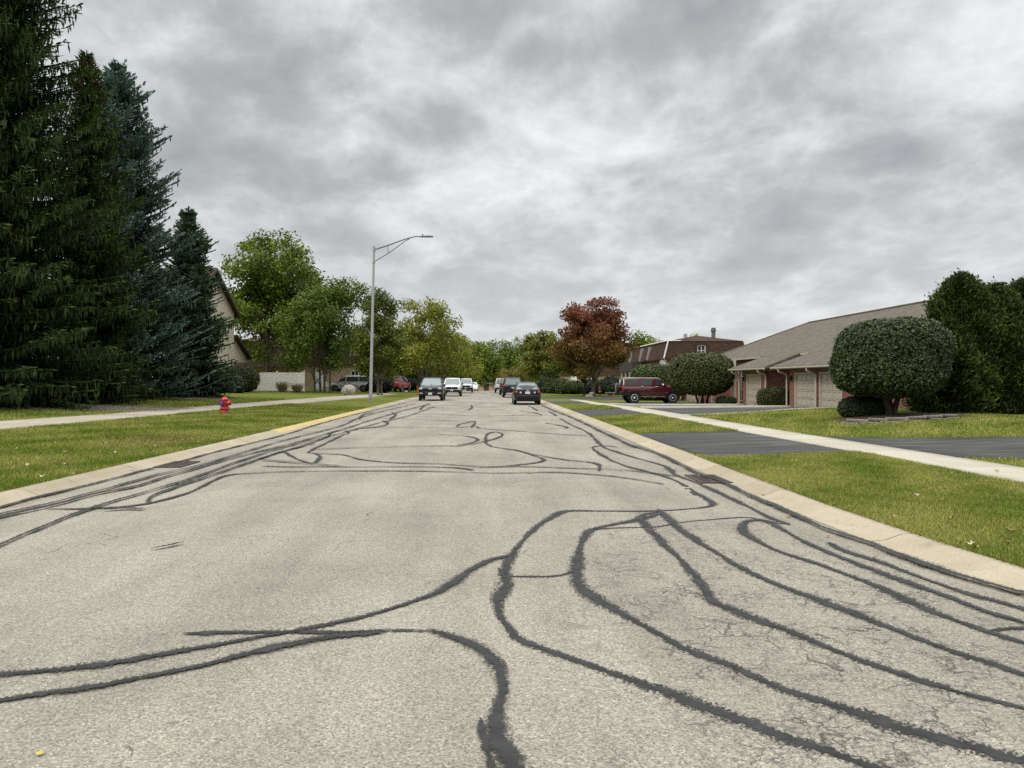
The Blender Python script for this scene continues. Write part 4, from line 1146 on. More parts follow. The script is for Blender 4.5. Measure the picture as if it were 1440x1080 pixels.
# ------------------------------------------------------------------ street furniture
def street_light(label, loc, Hp, lean, name="street_light"):
    t = thing(name, label, "street light", loc)
    mb = MB(); mb.lathe([(.0, 0), (.13, 0), (.13, .5), (.115, .55), (.075, Hp), (.0, Hp)], 16)
    for v in range(len(mb.v)): x, y, z = mb.v[v]; mb.v[v] = (x + lean * z / Hp, y, z)
    mb.build("pole", M["galv"], t, smooth=50)
    MB().box((lean * .05, -.128, .35), (.12, .03, .3), bev=.01).build("hand_hole_cover", M["galv"], t)
    MB().lathe([(.105, Hp - .32), (.105, Hp - .1)], 16, (lean * .98, 0, 0)).build("collar", M["galv"], t, smooth=50)
    MB().lathe([(.105, Hp - 1.15), (.105, Hp - .97)], 16, (lean * .9, 0, 0)).build("collar", M["galv"], t, smooth=50)
    MB().lathe([(.09, Hp + .002), (.085, Hp + .05), (.02, Hp + .07)], 16, (lean, 0, 0)).build("pole_cap", M["galv"], t, smooth=50)
    mb = MB()
    mb.tube([(lean, 0, Hp - .2), (lean + 1.0, 0, Hp + .12), (lean + 2.2, 0, Hp + .55), (lean + 2.65, 0, Hp + .68), (lean + 2.95, 0, Hp + .74), (lean + 3.3, 0, Hp + .74)], [.05, .048, .042, .04, .036, .034], 10)
    mb.tube([(lean, 0, Hp - 1.05), (lean + 1.0, 0, Hp - .45), (lean + 2.2, 0, Hp + .42), (lean + 2.5, 0, Hp + .58)], [.032, .032, .03, .03], 8)
    mb.tube([(lean + .98, 0, Hp + .1), (lean + .98, 0, Hp - .45)], .02, 6)
    mb.build("arm", M["gdark"], t, smooth=50)
    l = MB()
    l.loft([[(x, y * w, z) for y, z in ((-1, Hp + .70), (-1, Hp + .745), (-.55, Hp + .77 + hh), (.55, Hp + .77 + hh), (1, Hp + .745), (1, Hp + .70), (.6, Hp + .675), (-.6, Hp + .675))] for x, w, hh in ((lean + 3.2, .07, 0), (lean + 3.42, .15, .02), (lean + 3.8, .17, .05), (lean + 4.1, .15, .02), (lean + 4.16, .11, 0))])
    lo = l.build("luminaire", M["lum"], t, smooth=40)
    MB().lathe([(.04, Hp + .78), (.045, Hp + .86), (.03, Hp + .9), (0, Hp + .9)], 10, (lean + 3.42, 0, 0)).build("photocell", M["plast"], lo, smooth=50)
    return t


street_light("tall grey street light on the left verge, arm over the road", (-8.05, 54, Hf(-8.05, 54) - .02), 10.9, .25)
street_light("distant small street light beside the far parked vans", (-6.8, 262, Hf(-6.8, 262)), 9.4, .0)
street_light("thin street light pole partly hidden behind the white van", (-7.2, 150, Hf(-7.2, 150)), 8.2, .0)


def hydrant(loc, rz):
    t = thing("fire_hydrant", "red fire hydrant with a blue ring on the left verge", "fire hydrant", loc, rz)
    MB().lathe([(.0, -.05), (.135, -.05), (.135, .22), (.125, .23), (.125, .27)], 20).build("barrel", M["hyd"], t, smooth=45)
    mb = MB(); mb.lathe([(.12, .23), (.19, .235), (.19, .27), (.18, .285), (.13, .29)], 20)
    for k in range(8): a = k * PI / 4 + .2; mb.lathe([(.0, .215), (.018, .215), (.018, .305), (0, .305)], 6, (.165 * math.cos(a), .165 * math.sin(a), 0))
    mb.build("flange", M["hyd"], t, smooth=40)
    MB().lathe([(.13, .285), (.135, .35), (.145, .42), (.15, .52), (.145, .57), (.155, .585), (.155, .6), (.13, .64), (.085, .685), (.04, .7), (.0, .7)], 24).build("upper_body", M["hyd"], t, smooth=45)
    MB().lathe([(.03, .69), (.03, .74), (.0, .745)], 5).build("operating_nut", M["hyd"], t)
    # pumper nozzle toward the street light, with the blue ring, and one hose nozzle to the right
    nz = MB().lathe([(.085, 0), (.085, .16), (.10, .165), (.10, .21), (.09, .225), (.035, .23), (.03, .275), (0, .28)], 20, (0, 0, 0), 'x').build("nozzle", M["hyd"], t, smooth=45)
    nz.location = (.02, 0, .46); nz.rotation_euler = (0, 0, R(-12))
    a = MB().lathe([(.06, 0), (.06, .17), (.075, .175), (.075, .215), (.03, .22), (.026, .26), (0, .265)], 18, (0, 0, 0), 'x').build("nozzle", M["hyd"], t, smooth=45)
    a.location = (0, 0, .47); a.rotation_euler = (0, 0, R(-115))
    b = MB().lathe([(.085, .195), (.125, .195), (.125, .21), (.085, .21)], 24, (0, 0, 0), 'x').build("ring", M["hblue"], a, smooth=40)
    c = MB().lathe([(.06, 0), (.06, .17), (.075, .175), (.075, .215), (.03, .22), (.026, .26), (0, .265)], 18, (0, 0, 0), 'x').build("nozzle", M["hyd"], t, smooth=45)
    c.location = (0, 0, .47); c.rotation_euler = (0, 0, R(65))


hx, hy = -366 / 1080 * 30.3, 30.3
hydrant((hx, hy, Hf(hx, hy) - .015), 0)

# boulder
def boulder(name, label, loc, s, seed, mat):
    r = np.random.default_rng(seed)
    import bmesh
    bm = bmesh.new(); bmesh.ops.create_icosphere(bm, subdivisions=4, radius=1)
    planes = [(unit(r.normal(size=3)), .62 + .25 * r.random()) for _ in range(11)]
    for v in bm.verts:
        p = np.array(v.co)
        for n, d in planes:
            q = p @ n
            if q > d: p = p - n * (q - d) * .9
        p = p * (1 + .03 * math.sin(p[0] * 9) * math.sin(p[1] * 8 + p[2] * 7))
        v.co = p * np.array(s)
    me = bpy.data.meshes.new(name); bm.to_mesh(me); bm.free()
    me.polygons.foreach_set("use_smooth", [True] * len(me.polygons)); me.set_sharp_from_angle(angle=R(25))
    o = link(name, me, mat); o.location = loc; tag(o, label, "boulder"); return o


bp = at(491, 65)
boulder("boulder", "grey brown boulder on the lawn in front of the minivan", (bp[0], bp[1], bp[2] + .3), (.68, .55, .62), 5, M["rock"])
bp = at(571, 92); boulder("boulder", "small white rock on the grass near the red car", (bp[0], bp[1], bp[2] + .08), (.26, .2, .16), 6, M["wplast"])

# storm drains in both gutters
def storm_drain(label, loc, rz, w, l):
    t = thing("storm_drain", label, "storm drain", loc, rz)
    mb = MB(); mb.bx(-w / 2, w / 2, -l / 2, -l / 2 + .06, -.03, .022); mb.bx(-w / 2, w / 2, l / 2 - .06, l / 2, -.03, .022); mb.bx(-w / 2, -w / 2 + .05, -l / 2 + .06, l / 2 - .06, -.03, .02); mb.bx(w / 2 - .05, w / 2, -l / 2 + .06, l / 2 - .06, -.03, .02)
    mb.build("frame", M["iron"], t)
    mb = MB()
    for k in range(9): y = -l / 2 + .1 + k * (l - .2) / 8; mb.bx(-w / 2 + .052, w / 2 - .052, y - .022, y + .022, -.02, .018)
    mb.bx(-.02, .02, -l / 2 + .065, l / 2 - .065, -.02, .0165)
    mb.build("grate", M["iron"], t)
    MB().bx(-w / 2 + .05, w / 2 - .05, -l / 2 + .06, l / 2 - .06, .0055, .008).build("opening", flat("drain_darkness", (.008, .007, .006), 1), t)  # black sheet painted in for the shade below the bars, no pit is cut


storm_drain("rusty storm drain grate in the left gutter", (-5.83, 14.55, .0), 0, .5, 1.0)
storm_drain("rusty storm drain grate in the right gutter", (3.60, 12.4, .0), 0, .5, 1.0)

# stone edging under the topiary
t = thing("stone_edging", "low dry stacked flagstone edging around the large topiary bed", "stone edging", at(1262, 24.3))
r_ = random.Random(4); bz = Hf(*at(1262, 24.3)[:2])
for row in range(2):
    x = -1.75 + row * .2
    while x < 1.65:
        w = .4 + .5 * r_.random(); mb = MB(); yv = .1 * math.cos(x) + .05 * r_.random()
        mb.box((0, 0, 0), (w - .02, .34 - row * .05, .085), bev=.02)
        o = mb.build("flagstone", M["flag"], t); o.location = (x + w / 2, -.12 + .16 * (x / 1.7) ** 2 + row * .06, Hf(t.location[0] + x, t.location[1]) - bz + .03 + row * .09); o.rotation_euler = (r_.uniform(-.04, .04), r_.uniform(-.04, .04), .18 * x + r_.uniform(-.06, .06)); x += w
p = at(1262, 26); mound("mulch_bed", "", (p[0] + .1, p[1] + .2), 2.5, 2.0, .1, M["mulch"], kind="stuff", seed=3)

# cream vinyl fence
fz = Hf(-19.8, 73); t = thing("vinyl_fence", "cream vinyl privacy fence left of the tan building", "fence", (-22.3, 73, fz))
for k in range(2):
    x0 = k * 2.55 + .06; mb = MB()
    mb.bx(x0, x0 + 2.43, -.02, .02, .12, 1.68)
    for j in range(17): mb.bx(x0 + .01 + j * .143, x0 + .01 + j * .143 + .13, -.026, .026, .12, 1.68)
    mb.bx(x0, x0 + 2.43, -.035, .035, .05, .16); mb.bx(x0, x0 + 2.43, -.035, .035, 1.66, 1.78)
    mb.build("fence_panel", M["vinyl"], t)
for k in range(3):
    mb = MB(); mb.box((k * 2.55, 0, .93), (.13, .13, 1.9)); mb.prism([(k * 2.55 - .08, -.08, 1.88), (k * 2.55 + .08, -.08, 1.88), (k * 2.55 + .08, .08, 1.88), (k * 2.55 - .08, .08, 1.88)], (0, 0, .05)); mb.build("fence_post", M["vinyl"], t)

# ------------------------------------------------------------------ buildings
class LB(MB):
    """mesh builder that takes world coordinates and stores them relative to a building's base point"""
    def __init__(s, root): super().__init__(); s.o = root.location.copy(); s.root = root
    def done(s, name, mat, parent=None, **k):
        s.v = [(x - s.o.x, y - s.o.y, z - s.o.z) for x, y, z in s.v]
        return s.build(name, mat, parent or s.root, **k)


def win_x(root, x, y0, y1, z0, z1, mull=2, bars=3, side=-1, curtain=True, mat="trim"):
    f = LB(root); t = .07; d = .05 * side
    f.bx(x - .06, x + d, y0, y0 + t, z0, z1); f.bx(x - .06, x + d, y1 - t, y1, z0, z1); f.bx(x - .06, x + d, y0 + t, y1 - t, z0, z0 + t); f.bx(x - .06, x + d, y0 + t, y1 - t, z1 - t, z1)
    for k in range(1, mull): y = y0 + (y1 - y0) * k / mull; f.bx(x - .06, x + d * .9, y - .04, y + .04, z0 + t, z1 - t)
    for k in range(1, bars): z = z0 + (z1 - z0) * k / bars; f.bx(x - .03, x + d * .5, y0 + t, y1 - t, z - .012, z + .012)
    o = f.done("window", M[mat])
    p = LB(root); p.bx(x - .02, x + .012 * side, y0 + t, y1 - t, z0 + t, z1 - t); p.done("pane", M["glass"], o)
    if curtain:
        c = LB(root); c.bx(x + .016 * side, x + .019 * side, y0 + t, y1 - t, z1 - t - (z1 - z0) * .3, z1 - t); c.done("blind", M["curtain"], o)
    return o


def win_y(root, y, x0, x1, z0, z1, mull=2, bars=2, mat="wtrim"):
    f = LB(root); t = .08; d = .06
    f.bx(x0, x0 + t, y - d, y + .05, z0, z1); f.bx(x1 - t, x1, y - d, y + .05, z0, z1); f.bx(x0 + t, x1 - t, y - d, y + .05, z0, z0 + t); f.bx(x0 + t, x1 - t, y - d, y + .05, z1 - t, z1)
    for k in range(1, mull): x = x0 + (x1 - x0) * k / mull; f.bx(x - .03, x + .03, y - d * .9, y + .05, z0 + t, z1 - t)
    for k in range(1, bars): z = z0 + (z1 - z0) * k / bars; f.bx(x0 + t, x1 - t, y - d * .6, y + .03, z - .02, z + .02)
    o = f.done("window", M[mat])
    p = LB(root); p.bx(x0 + t, x1 - t, y - .015, y + .02, z0 + t, z1 - t); p.done("pane", M["glass"], o)
    return o


def garage_door(root, x, y0, y1, z0, z1):
    f = LB(root); f.bx(x - .02, x + .10, y0, y0 + .09, z0, z1); f.bx(x - .02, x + .10, y1 - .09, y1, z0, z1); f.bx(x - .02, x + .10, y0 + .09, y1 - .09, z1 - .09, z1)
    fr = f.done("door_frame", M["trim"])
    d = LB(root); a, b, top = y0 + .095, y1 - .095, z1 - .095
    d.bx(x + .10, x + .14, a, b, z0, top)
    rows = 5
    for i in range(rows):
        za, zb = z0 + (top - z0) * i / rows, z0 + (top - z0) * (i + 1) / rows
        d.bx(x + .075, x + .10, a, b, za + .02, za + .07); d.bx(x + .075, x + .10, a, b, zb - .06, zb - .008)
        for k in range(5):
            yc = a + (b - a) * k / 4; d.bx(x + .075, x + .10, max(a, yc - .05), min(b, yc + .05), za + .06, zb - .06)
        for k in range(4):
            ya, yb = a + (b - a) * k / 4 + .1, a + (b - a) * (k + 1) / 4 - .1; d.bx(x + .09, x + .10, ya, yb, za + .1, zb - .1)
    o = d.done("garage_door", M["door"]); fr.parent = o
    h = LB(root); h.bx(x + .05, x + .085, (a + b) / 2 - .08, (a + b) / 2 + .08, z0 + .3, z0 + .33); h.done("handle", M["plast"], o)
    return o


# --- brick ranch house on the right
HX = 17.0
h1 = thing("brick_house", "long red brick ranch house with grey brown roof and beige garage doors", "house", (HX, 46, 0))
w = LB(h1)


def wall_x(mb, x, y0, y1, z0, z1, th, ops=()):
    y = y0
    for a, b, t in sorted(ops):
        if a > y: mb.bx(x, x + th, y, a, z0, z1)
        mb.bx(x, x + th, a, b, t, z1); y = b
    if y < y1: mb.bx(x, x + th, y, y1, z0, z1)


ZB, ZE = -.6, 2.42
wall_x(w, HX, 30, 42.85, ZB, ZE, .4, [(36.55, 39.05, 2.02), (39.55, 42.15, 2.02)])
wall_x(w, HX, 46.6, 50.6, ZB, ZE, .4, [(47.3, 49.9, 2.0)])
wall_x(w, HX, 60, 66.5, ZB, ZE, .4, [(61.3, 64.6, 1.95)])
for ya, yb in ((42.85, 46.6), (50.6, 60)):
    w.bx(19, 19.3, ya + .0, yb, ZB, 3.3)
for y in (42.45, 46.6, 50.2, 60):
    w.prism([(HX + .4, y, ZB), (19, y, ZB), (19, y, 3.1), (HX + .4, y, 2.5)], (0, .4, 0))
w.bx(HX + .4, 37, 30, 30.4, ZB, 2.4); w.bx(HX + .4, 37, 66.1, 66.5, ZB, 2.4); w.bx(36.6, 37, 30.4, 66.1, ZB, 2.4)
w.prism([(HX + .5, 30.05, 2.4), (36.5, 30.05, 2.4), (27, 30.05, 6.1)], (0, .3, 0))
for ya in (36.55, 39.55): w.bx(HX + .15, HX + 3, ya - .02, ya - .01, 0, 2.0)
w.done("wall", M["brick"])
# roof planes
SL = 4.0 / 10.5


def zr(x): return 2.4 + (x - 16.5) * SL


rf = LB(h1)
def plane(pts, th=.16): rf.prism([(x, y, z) for x, y, z in pts], (0, 0, -th))
rf_pts = lambda L: [(x, y, zr(x)) for x, y in L]
plane(rf_pts([(18.7, 29.5), (27, 29.5), (27, 64), (18.7, 66.37)]))
plane(rf_pts([(16.5, 29.5), (18.695, 29.5), (18.695, 43.9), (16.5, 44.2)]))
plane(rf_pts([(16.5, 45.3), (18.695, 45.6), (18.695, 51.2), (16.5, 51.8)]))
plane(rf_pts([(16.5, 59.5), (18.695, 60), (18.695, 66.37), (16.5, 67)]))
plane([(27, 64, 6.4), (16.5, 67, 2.4), (37.5, 67, 2.4)])
plane([(27, 29.5, 6.4), (27, 64, 6.4), (37.5, 67, 2.4), (37.5, 29.5, 2.4)])
# small cricket roof between the two garage wings
rf.done("roof", M["shingle"])
rc = LB(h1); rc.tube([(27, 29.5, 6.42), (27, 64, 6.42)], .09, 8); rc.tube([(27, 64, 6.42), (16.6, 66.95, 2.46)], .07, 8); rc.done("ridge_cap", M["shingle"])
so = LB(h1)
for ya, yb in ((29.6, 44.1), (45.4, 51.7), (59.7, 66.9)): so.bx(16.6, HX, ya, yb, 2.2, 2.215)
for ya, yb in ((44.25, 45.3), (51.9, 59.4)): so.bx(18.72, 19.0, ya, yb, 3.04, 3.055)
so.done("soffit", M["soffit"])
for ya, yb in ((29.5, 44.2), (45.3, 51.8), (59.5, 67)):
    gt = LB(h1); pr = [(16.38, 2.36), (16.495, 2.36), (16.495, 2.235), (16.42, 2.235), (16.38, 2.28)]
    gt.prism([(x, ya, z) for x, z in pr], (0, yb - ya, 0)); gt.done("gutter", M["trim"])
for ya, yb in ((44.25, 45.25), (51.9, 59.4)):
    gt = LB(h1); gt.bx(18.58, 18.695, ya, yb, 3.1, 3.22); gt.done("gutter", M["trim"])
for y, zt in ((39.3, 2.3), (46.35, 2.3), (43.1, 2.3), (51.15, 2.3)):
    d = LB(h1); d.tube([(16.43, y, 2.26), (16.45, y, 2.12), (16.9, y, 1.95), (16.93, y, 1.85), (16.93, y, .1), (16.8, y, .02)], .05, 8); d.done("downspout", M["trim"], smooth=40)
garage_door(h1, HX, 36.55, 39.05, -.15, 2.02); garage_door(h1, HX, 39.55, 42.15, -.15, 2.02); garage_door(h1, HX, 47.3, 49.9, -.2, 2.0); garage_door(h1, HX, 61.3, 64.6, -.4, 1.95)
win_x(h1, 19, 43.15, 44.7, .35, 2.75); win_x(h1, 19, 51.4, 52.5, .3, 2.8); win_x(h1, 19, 54.2, 55.4, .1, 2.8); win_x(h1, 19, 56.2, 57.4, .1, 2.8)
win_x(h1, HX, 31.6, 33.4, .9, 2.1)
dd = LB(h1); dd.bx(18.93, 19.0, 53.0, 53.95, -.1, 2.1); o = dd.done("front_door", M["dtrim"]); o["label"] = "dark front door in the porch recess"
for y in (53.0, 55.8, 58.2):
    c = LB(h1); c.bx(17.15, 17.3, y - .08, y + .08, -.3, 3.0); c.done("porch_post", M["trim"])
for y in (42.45, 36.25, 50.25):
    l = LB(h1); l.lathe([(.0, 1.55), (.045, 1.56), (.07, 1.78), (.03, 1.84), (0, 1.85)], 8, (HX - .1, y, 0)); l.bx(HX - .1, HX + .0, y - .02, y + .02, 1.83, 1.87); l.done("wall_lamp", M["plast"])
mbx = LB(h1); mbx.bx(16.5, 16.95, 57.5, 57.7, .9, 1.25); mbx.bx(16.68, 16.76, 57.56, 57.64, -.3, .9); o = mbx.done("mailbox", M["plast"])

# --- brown mansard condominium
cz = -.25
h2 = thing("condominium", "tan condominium with brown mansard roof and white dormer sides behind the clipped trees", "condominium", (18, 75, cz))
X0, X1, Y0, Y1 = 17.5, 25.8, 75, 96
w = LB(h2); w.bx(X0 + .5, X1 - .4, Y0 + .4, Y1 - .4, cz - .4, 3.72); w.bx(X0 + .1, X0 + .5, Y0 + .45, Y0 + 1.2, cz - .4, 3.7); w.done("wall", M["tan"])
ms = LB(h2); zb_, zt_ = 3.74, 5.45; q = .5
ms.loft([[(X0, Y0, zb_ - .1), (X1, Y0, zb_ - .1), (X1, Y1, zb_ - .1), (X0, Y1, zb_ - .1)], [(X0, Y0, zb_), (X1, Y0, zb_), (X1, Y1, zb_), (X0, Y1, zb_)], [(X0 + q, Y0 + q * .5, zt_), (X1 - q, Y0 + q * .5, zt_), (X1 - q, Y1 - q, zt_), (X0 + q, Y1 - q, zt_)]])
ms.done("mansard_roof", M["shingle_b"])
up = LB(h2); xm = (X0 + X1) / 2 + .2
up.add([(X0 + q - .06, Y0 + .2, zt_ + .01), (X1 - q + .06, Y0 + .2, zt_ + .01), (X1 - q + .06, Y1 - q, zt_ + .01), (X0 + q - .06, Y1 - q, zt_ + .01), (xm, Y0 + 4.5, 6.25), (xm, Y1 - 5, 6.25)], [(0, 1, 4), (1, 2, 5, 4), (2, 3, 5), (3, 0, 4, 5), (3, 2, 1, 0)])
up.done("upper_roof", M["shingle_b"])
tr = LB(h2)
tr.tube([(X0 - .03, Y0 - .03, zb_ + .02), (X0 + q - .06, Y0 + .2, zt_ + .02)], .075, 6); tr.tube([(X0 + q - .08, Y0 + .2, zt_ + .05), (X0 + q - .08, Y1 - q, zt_ + .05)], .08, 6)
tr.tube([(X0 + .05, Y0 + .0, zb_ - .12), (X0 + .42, Y0 + .36, zb_ - .5), (X0 + .42, Y0 + .36, cz)], .05, 6); tr.tube([(X0 + q - .06, Y0 + .18, zt_ + .04), (X0 + q + 1.2, Y0 + .18, zt_ + .04)], .05, 6)
tr.done("roof_trim", M["wtrim"])
for yd in (82.6, 86.6, 92.6):
    dm = LB(h2); dm.prism([(X0 - .16, yd, zb_ + .02), (X0 + .2, yd, zb_ + .02), (X0 + .58, yd, zt_ - .25), (X0 + .16, yd, zt_ - .25)], (0, .18, 0)); o = dm.done("dormer_side", M["galv"])
    dm = LB(h2); dm.prism([(X0 - .12, yd + .18, zb_ + .1), (X0 + .2, yd + .18, zb_ + .1), (X0 + .55, yd + .18, zt_ - .28), (X0 + .18, yd + .18, zt_ - .28)], (0, 1.3, 0)); dm.done("dormer", M["shingle_b"])
win = win_y(h2, Y0 + .12, 20.75, 21.55, 4.0, 5.05)
rv = LB(h2); rv.bx(20.6, 20.74, Y0 - .02, Y0 + .3, 3.95, 5.1); rv.bx(21.56, 21.75, Y0 - .02, Y0 + .3, 3.95, 5.1); rv.bx(20.6, 21.75, Y0 - .02, Y0 + .3, 5.06, 5.16); rv.done("window_surround", M["dtrim"], win)
bc = LB(h2); bc.bx(X0 - 1.0, X0 + .49, 86, 94.5, 2.65, 2.8)
for k in range(34): bc.bx(X0 - 1.0, X0 - .95, 86.05 + k * .25, 86.05 + k * .25 + .2, 2.8, 3.7)
bc.bx(X0 - 1.0, X0 + .4, 86, 86.06, 2.8, 3.7); bc.done("balcony", M["dtrim"])
for y in (86.3, 88.6, 91.0, 93.6):
    c = LB(h2); c.lathe([(.14, cz - .1), (.14, cz + .1), (.10, cz + .15), (.09, 2.5), (.13, 2.55), (.13, 2.65)], 12, (X0 - .8, y, 0)); c.done("porch_column", M["wtrim"], smooth=40)
for y in (84.0, 89.5): win_x(h2, X0 + .5, y, y + 1.5, .3, 2.3, mat="wtrim")
ch = LB(h2); ch.lathe([(.2, 5.3), (.2, 6.55), (.27, 6.56), (.27, 6.75), (.22, 6.76), (.22, 6.95), (0, 6.97)], 14, (23.2, 78, 0)); ch.done("vent_pipe", M["gdark"], smooth=40)
vt = LB(h2); vt.box((20.1, 77, 6.1), (.3, .3, .35)); vt.done("roof_vent", M["galv"])
ds = LB(h2); ds.lathe([(.0, -.06), (.14, -.045), (.28, 0), (.285, .01), (.14, -.03), (0, -.045)], 18); V_ = []
Rm = Matrix.Rotation(R(65), 4, 'X') @ Matrix.Rotation(R(25), 4, 'Y')
ds.v = [tuple(Rm @ Vector(v) * 1.35 + Vector((17.25, 74.5, 3.25))) for v in ds.v]
ds.tube([(17.25, 74.55, 3.2), (17.3, 74.8, 2.9), (18.0, 75.4, 2.85)], .025, 6); ds.tube([(17.25, 74.4, 2.95), (17.2, 73.95, 3.2)], .015, 5); ds.box((17.2, 73.95, 3.22), (.08, .1, .08))
ds.done("satellite_dish", M["galv"], smooth=40)
pl = LB(h2); pl.lathe([(.0, 2.25), (.09, 2.3), (.12, 2.4), (.09, 2.5), (0, 2.55)], 10, (X0 - .85, 87.5, 0)); pl.done("porch_lamp", M["lit"], smooth=50)


def condo(label, x0, x1, y0, y1, z0, zb, zt, ztop, wall, roof, fy=None):
    t = thing("condominium", label, "condominium", ((x0 + x1) / 2, y0, z0))
    w = LB(t); w.bx(x0 + .3, x1 - .3, y0 + .3, y1 - .3, z0 - .5, zb); w.done("wall", M[wall])
    m = LB(t); q = .5
    m.loft([[(x0, y0, zb), (x1, y0, zb), (x1, y1, zb), (x0, y1, zb)], [(x0 + q, y0 + q, zt), (x1 - q, y0 + q, zt), (x1 - q, y1 - q, zt), (x0 + q, y1 - q, zt)]]); m.done("mansard_roof", M[roof])
    u = LB(t); xm = (x0 + x1) / 2; ym = (y0 + y1) / 2
    lo = (x1 - x0) > (y1 - y0)
    r0, r1 = ((x0 + 4, ym), (x1 - 4, ym)) if lo else ((xm, y0 + 4), (xm, y1 - 4))
    e = q - .06
    P = [(x0 + e, y0 + e, zt + .01), (x1 - e, y0 + e, zt + .01), (x1 - e, y1 - e, zt + .01), (x0 + e, y1 - e, zt + .01), (*r0, ztop), (*r1, ztop)]
    u.add(P, [(0, 1, 5, 4), (1, 2, 5), (2, 3, 4, 5), (3, 0, 4), (3, 2, 1, 0)] if lo else [(0, 1, 4), (1, 2, 5, 4), (2, 3, 5), (3, 0, 4, 5), (3, 2, 1, 0)]); u.done("upper_roof", M[roof])
    return t


h6 = condo("tan condominium with dark brown upper storey behind the cream fence and minivan", -31.5, -12.8, 88, 104, .5, 3.35, 6.1, 7.0, "tan", "shingle_b")
d = LB(h6); d.bx(-19.75, -19.6, 88.18, 88.35, .45, 2.7); d.bx(-18.55, -18.4, 88.18, 88.35, .45, 2.7); d.bx(-19.6, -18.55, 88.18, 88.35, 2.6, 2.7); fr = d.done("door_frame", M["wtrim"])
d = LB(h6); d.bx(-19.6, -18.55, 88.22, 88.3, .45, 2.6); [d.bx(-19.5 + i * .5, -19.1 + i * .5, 88.2, 88.22, .65 + j * .65, 1.15 + j * .65) for i in range(2) for j in range(3)]; o = d.done("door", M["wplast"]); fr.parent = o; o["label"] = "white door beside the tan wall"
for x0 in (-15.4, -13.9): win_y(h6, 88.28, x0, x0 + .9, 1.6, 2.75)
for x0 in (-15.5, -13.8): win_y(h6, 88.25, x0, x0 + 1.0, 4.0, 5.1)
for x0 in (-29.5, -26.3): win_y(h6, 88.2, x0, x0 + 1.8, 3.9, 5.2, mat="dtrim")
aw = LB(h6)
aw.prism([(-14.1, 87.3, 2.75), (-14.1, 88.29, 3.3), (-14.1, 88.29, 2.75)], (1.3, 0, 0)); aw.done("awning", M["shingle_g"])
bl = LB(h6); bl.bx(-31, -22, 86.6, 88.25, 3.1, 3.25); bl.bx(-31, -22, 86.6, 86.68, 3.25, 4.1); bl.done("balcony", M["dtrim"])
h3 = condo("pale condominium half hidden below the red maple crown", 12.5, 23, 118, 132, -.4, 2.4, 4.6, 5.4, "tan", "shingle_b")
b = LB(h3); b.bx(13.2, 14.0, 116.9, 118.25, -.3, 2.2); b.done("bay", M["wtrim"])
b = LB(h3)
for k in range(9): b.bx(14.2 + k * .16, 14.3 + k * .16, 117, 117.06, -.3, 1.2)
b.bx(14.1, 15.7, 116.98, 117.08, 1.2, 1.3); b.done("railing", M["wtrim"])
for x0 in (15.8, 18.5): win_y(h3, 118.22, x0, x0 + 1.2, .4, 1.9)

# --- beige gable house on the left
gz = .5
h5 = thing("siding_house", "beige sided house with steep dark roof edge behind the small spruce", "house", (-23, 65, gz))
w = LB(h5)
w.prism([(-23, 59.2, 1.4), (-23, 70.4, 1.4), (-23, 70.4, 7.75), (-23, 64.8, 10.95), (-23, 59.2, 7.75)], (-11, 0, 0)); w.prism([(-23.1, 70.4, 3.3), (-23.1, 74.3, 3.3), (-23.1, 74.3, 3.8), (-23.1, 70.4, 5.6)], (-10, 0, 0)); w.done("wall", M["siding"])
b = LB(h5); b.bx(-34, -23, 59.2, 70.4, gz - .4, 1.4); b.bx(-33, -23.1, 70.4, 74.3, gz - .4, 3.3); b.done("brick_base", M["brick"])
r1 = LB(h5)
sl = (10.95 - 7.75) / 5.6
for s in (1, -1):
    a = (-22.6, 64.8, 11.1); bq = (-22.6, 64.8 + s * 6.15, 11.1 - 6.15 * sl)
    r1.prism([a, bq, (bq[0], bq[1], bq[2] - .2), (a[0], a[1], a[2] - .2)], (-11.8, 0, 0))
r1.prism([(-22.7, 70.45, 5.78), (-22.7, 74.8, 3.82), (-22.7, 74.8, 3.62), (-22.7, 70.45, 5.58)], (-10.8, 0, 0))
r1.done("roof", M["shingle_b"])
f = LB(h5)
for s in (1, -1):
    f.prism([(-22.56, 64.8, 11.08), (-22.56, 64.8 + s * 6.15, 11.08 - 6.15 * sl), (-22.56, 64.8 + s * 6.15, 10.83 - 6.15 * sl), (-22.56, 64.8, 10.8)], (-.035, 0, 0))
f.prism([(-22.66, 70.45, 5.76), (-22.66, 74.8, 3.8), (-22.66, 74.8, 3.56), (-22.66, 70.45, 5.5)], (-.035, 0, 0))
f.done("fascia", M["dtrim"])
g_ = LB(h5); g_.bx(-33.5, -22.62, 74.82, 74.95, 3.55, 3.68); g_.done("gutter", M["wtrim"])

# --- low house closing the street
fz4 = float(drop(268)); h4 = thing("ranch_house", "low tan house with grey hip roof at the far end of the road", "house", (0, 268, fz4))
w = LB(h4); w.bx(-3.6, 9, 268, 277, fz4 - .5, fz4 + 2.3); w.done("wall", M["tan"])
r4 = LB(h4); z4 = fz4 + 2.3
r4.add([(-4.4, 267.2, z4), (9.8, 267.2, z4), (9.8, 277.8, z4), (-4.4, 277.8, z4), (.6, 272.5, z4 + 2.0), (5, 272.5, z4 + 2.0)], [(0, 1, 5, 4), (1, 2, 5), (2, 3, 4, 5), (3, 0, 4), (3, 2, 1, 0)]); rr4 = r4.done("roof", M["shingle_g"])
c4 = LB(h4); c4.bx(2.0, 2.8, 270, 270.8, z4 + .6, z4 + 3.0); c4.done("chimney", M["galv"], rr4)
d4 = LB(h4); d4.bx(-.4, 1.3, 267.9, 268.02, fz4, fz4 + 2.1); d4.done("door", M["dtrim"])

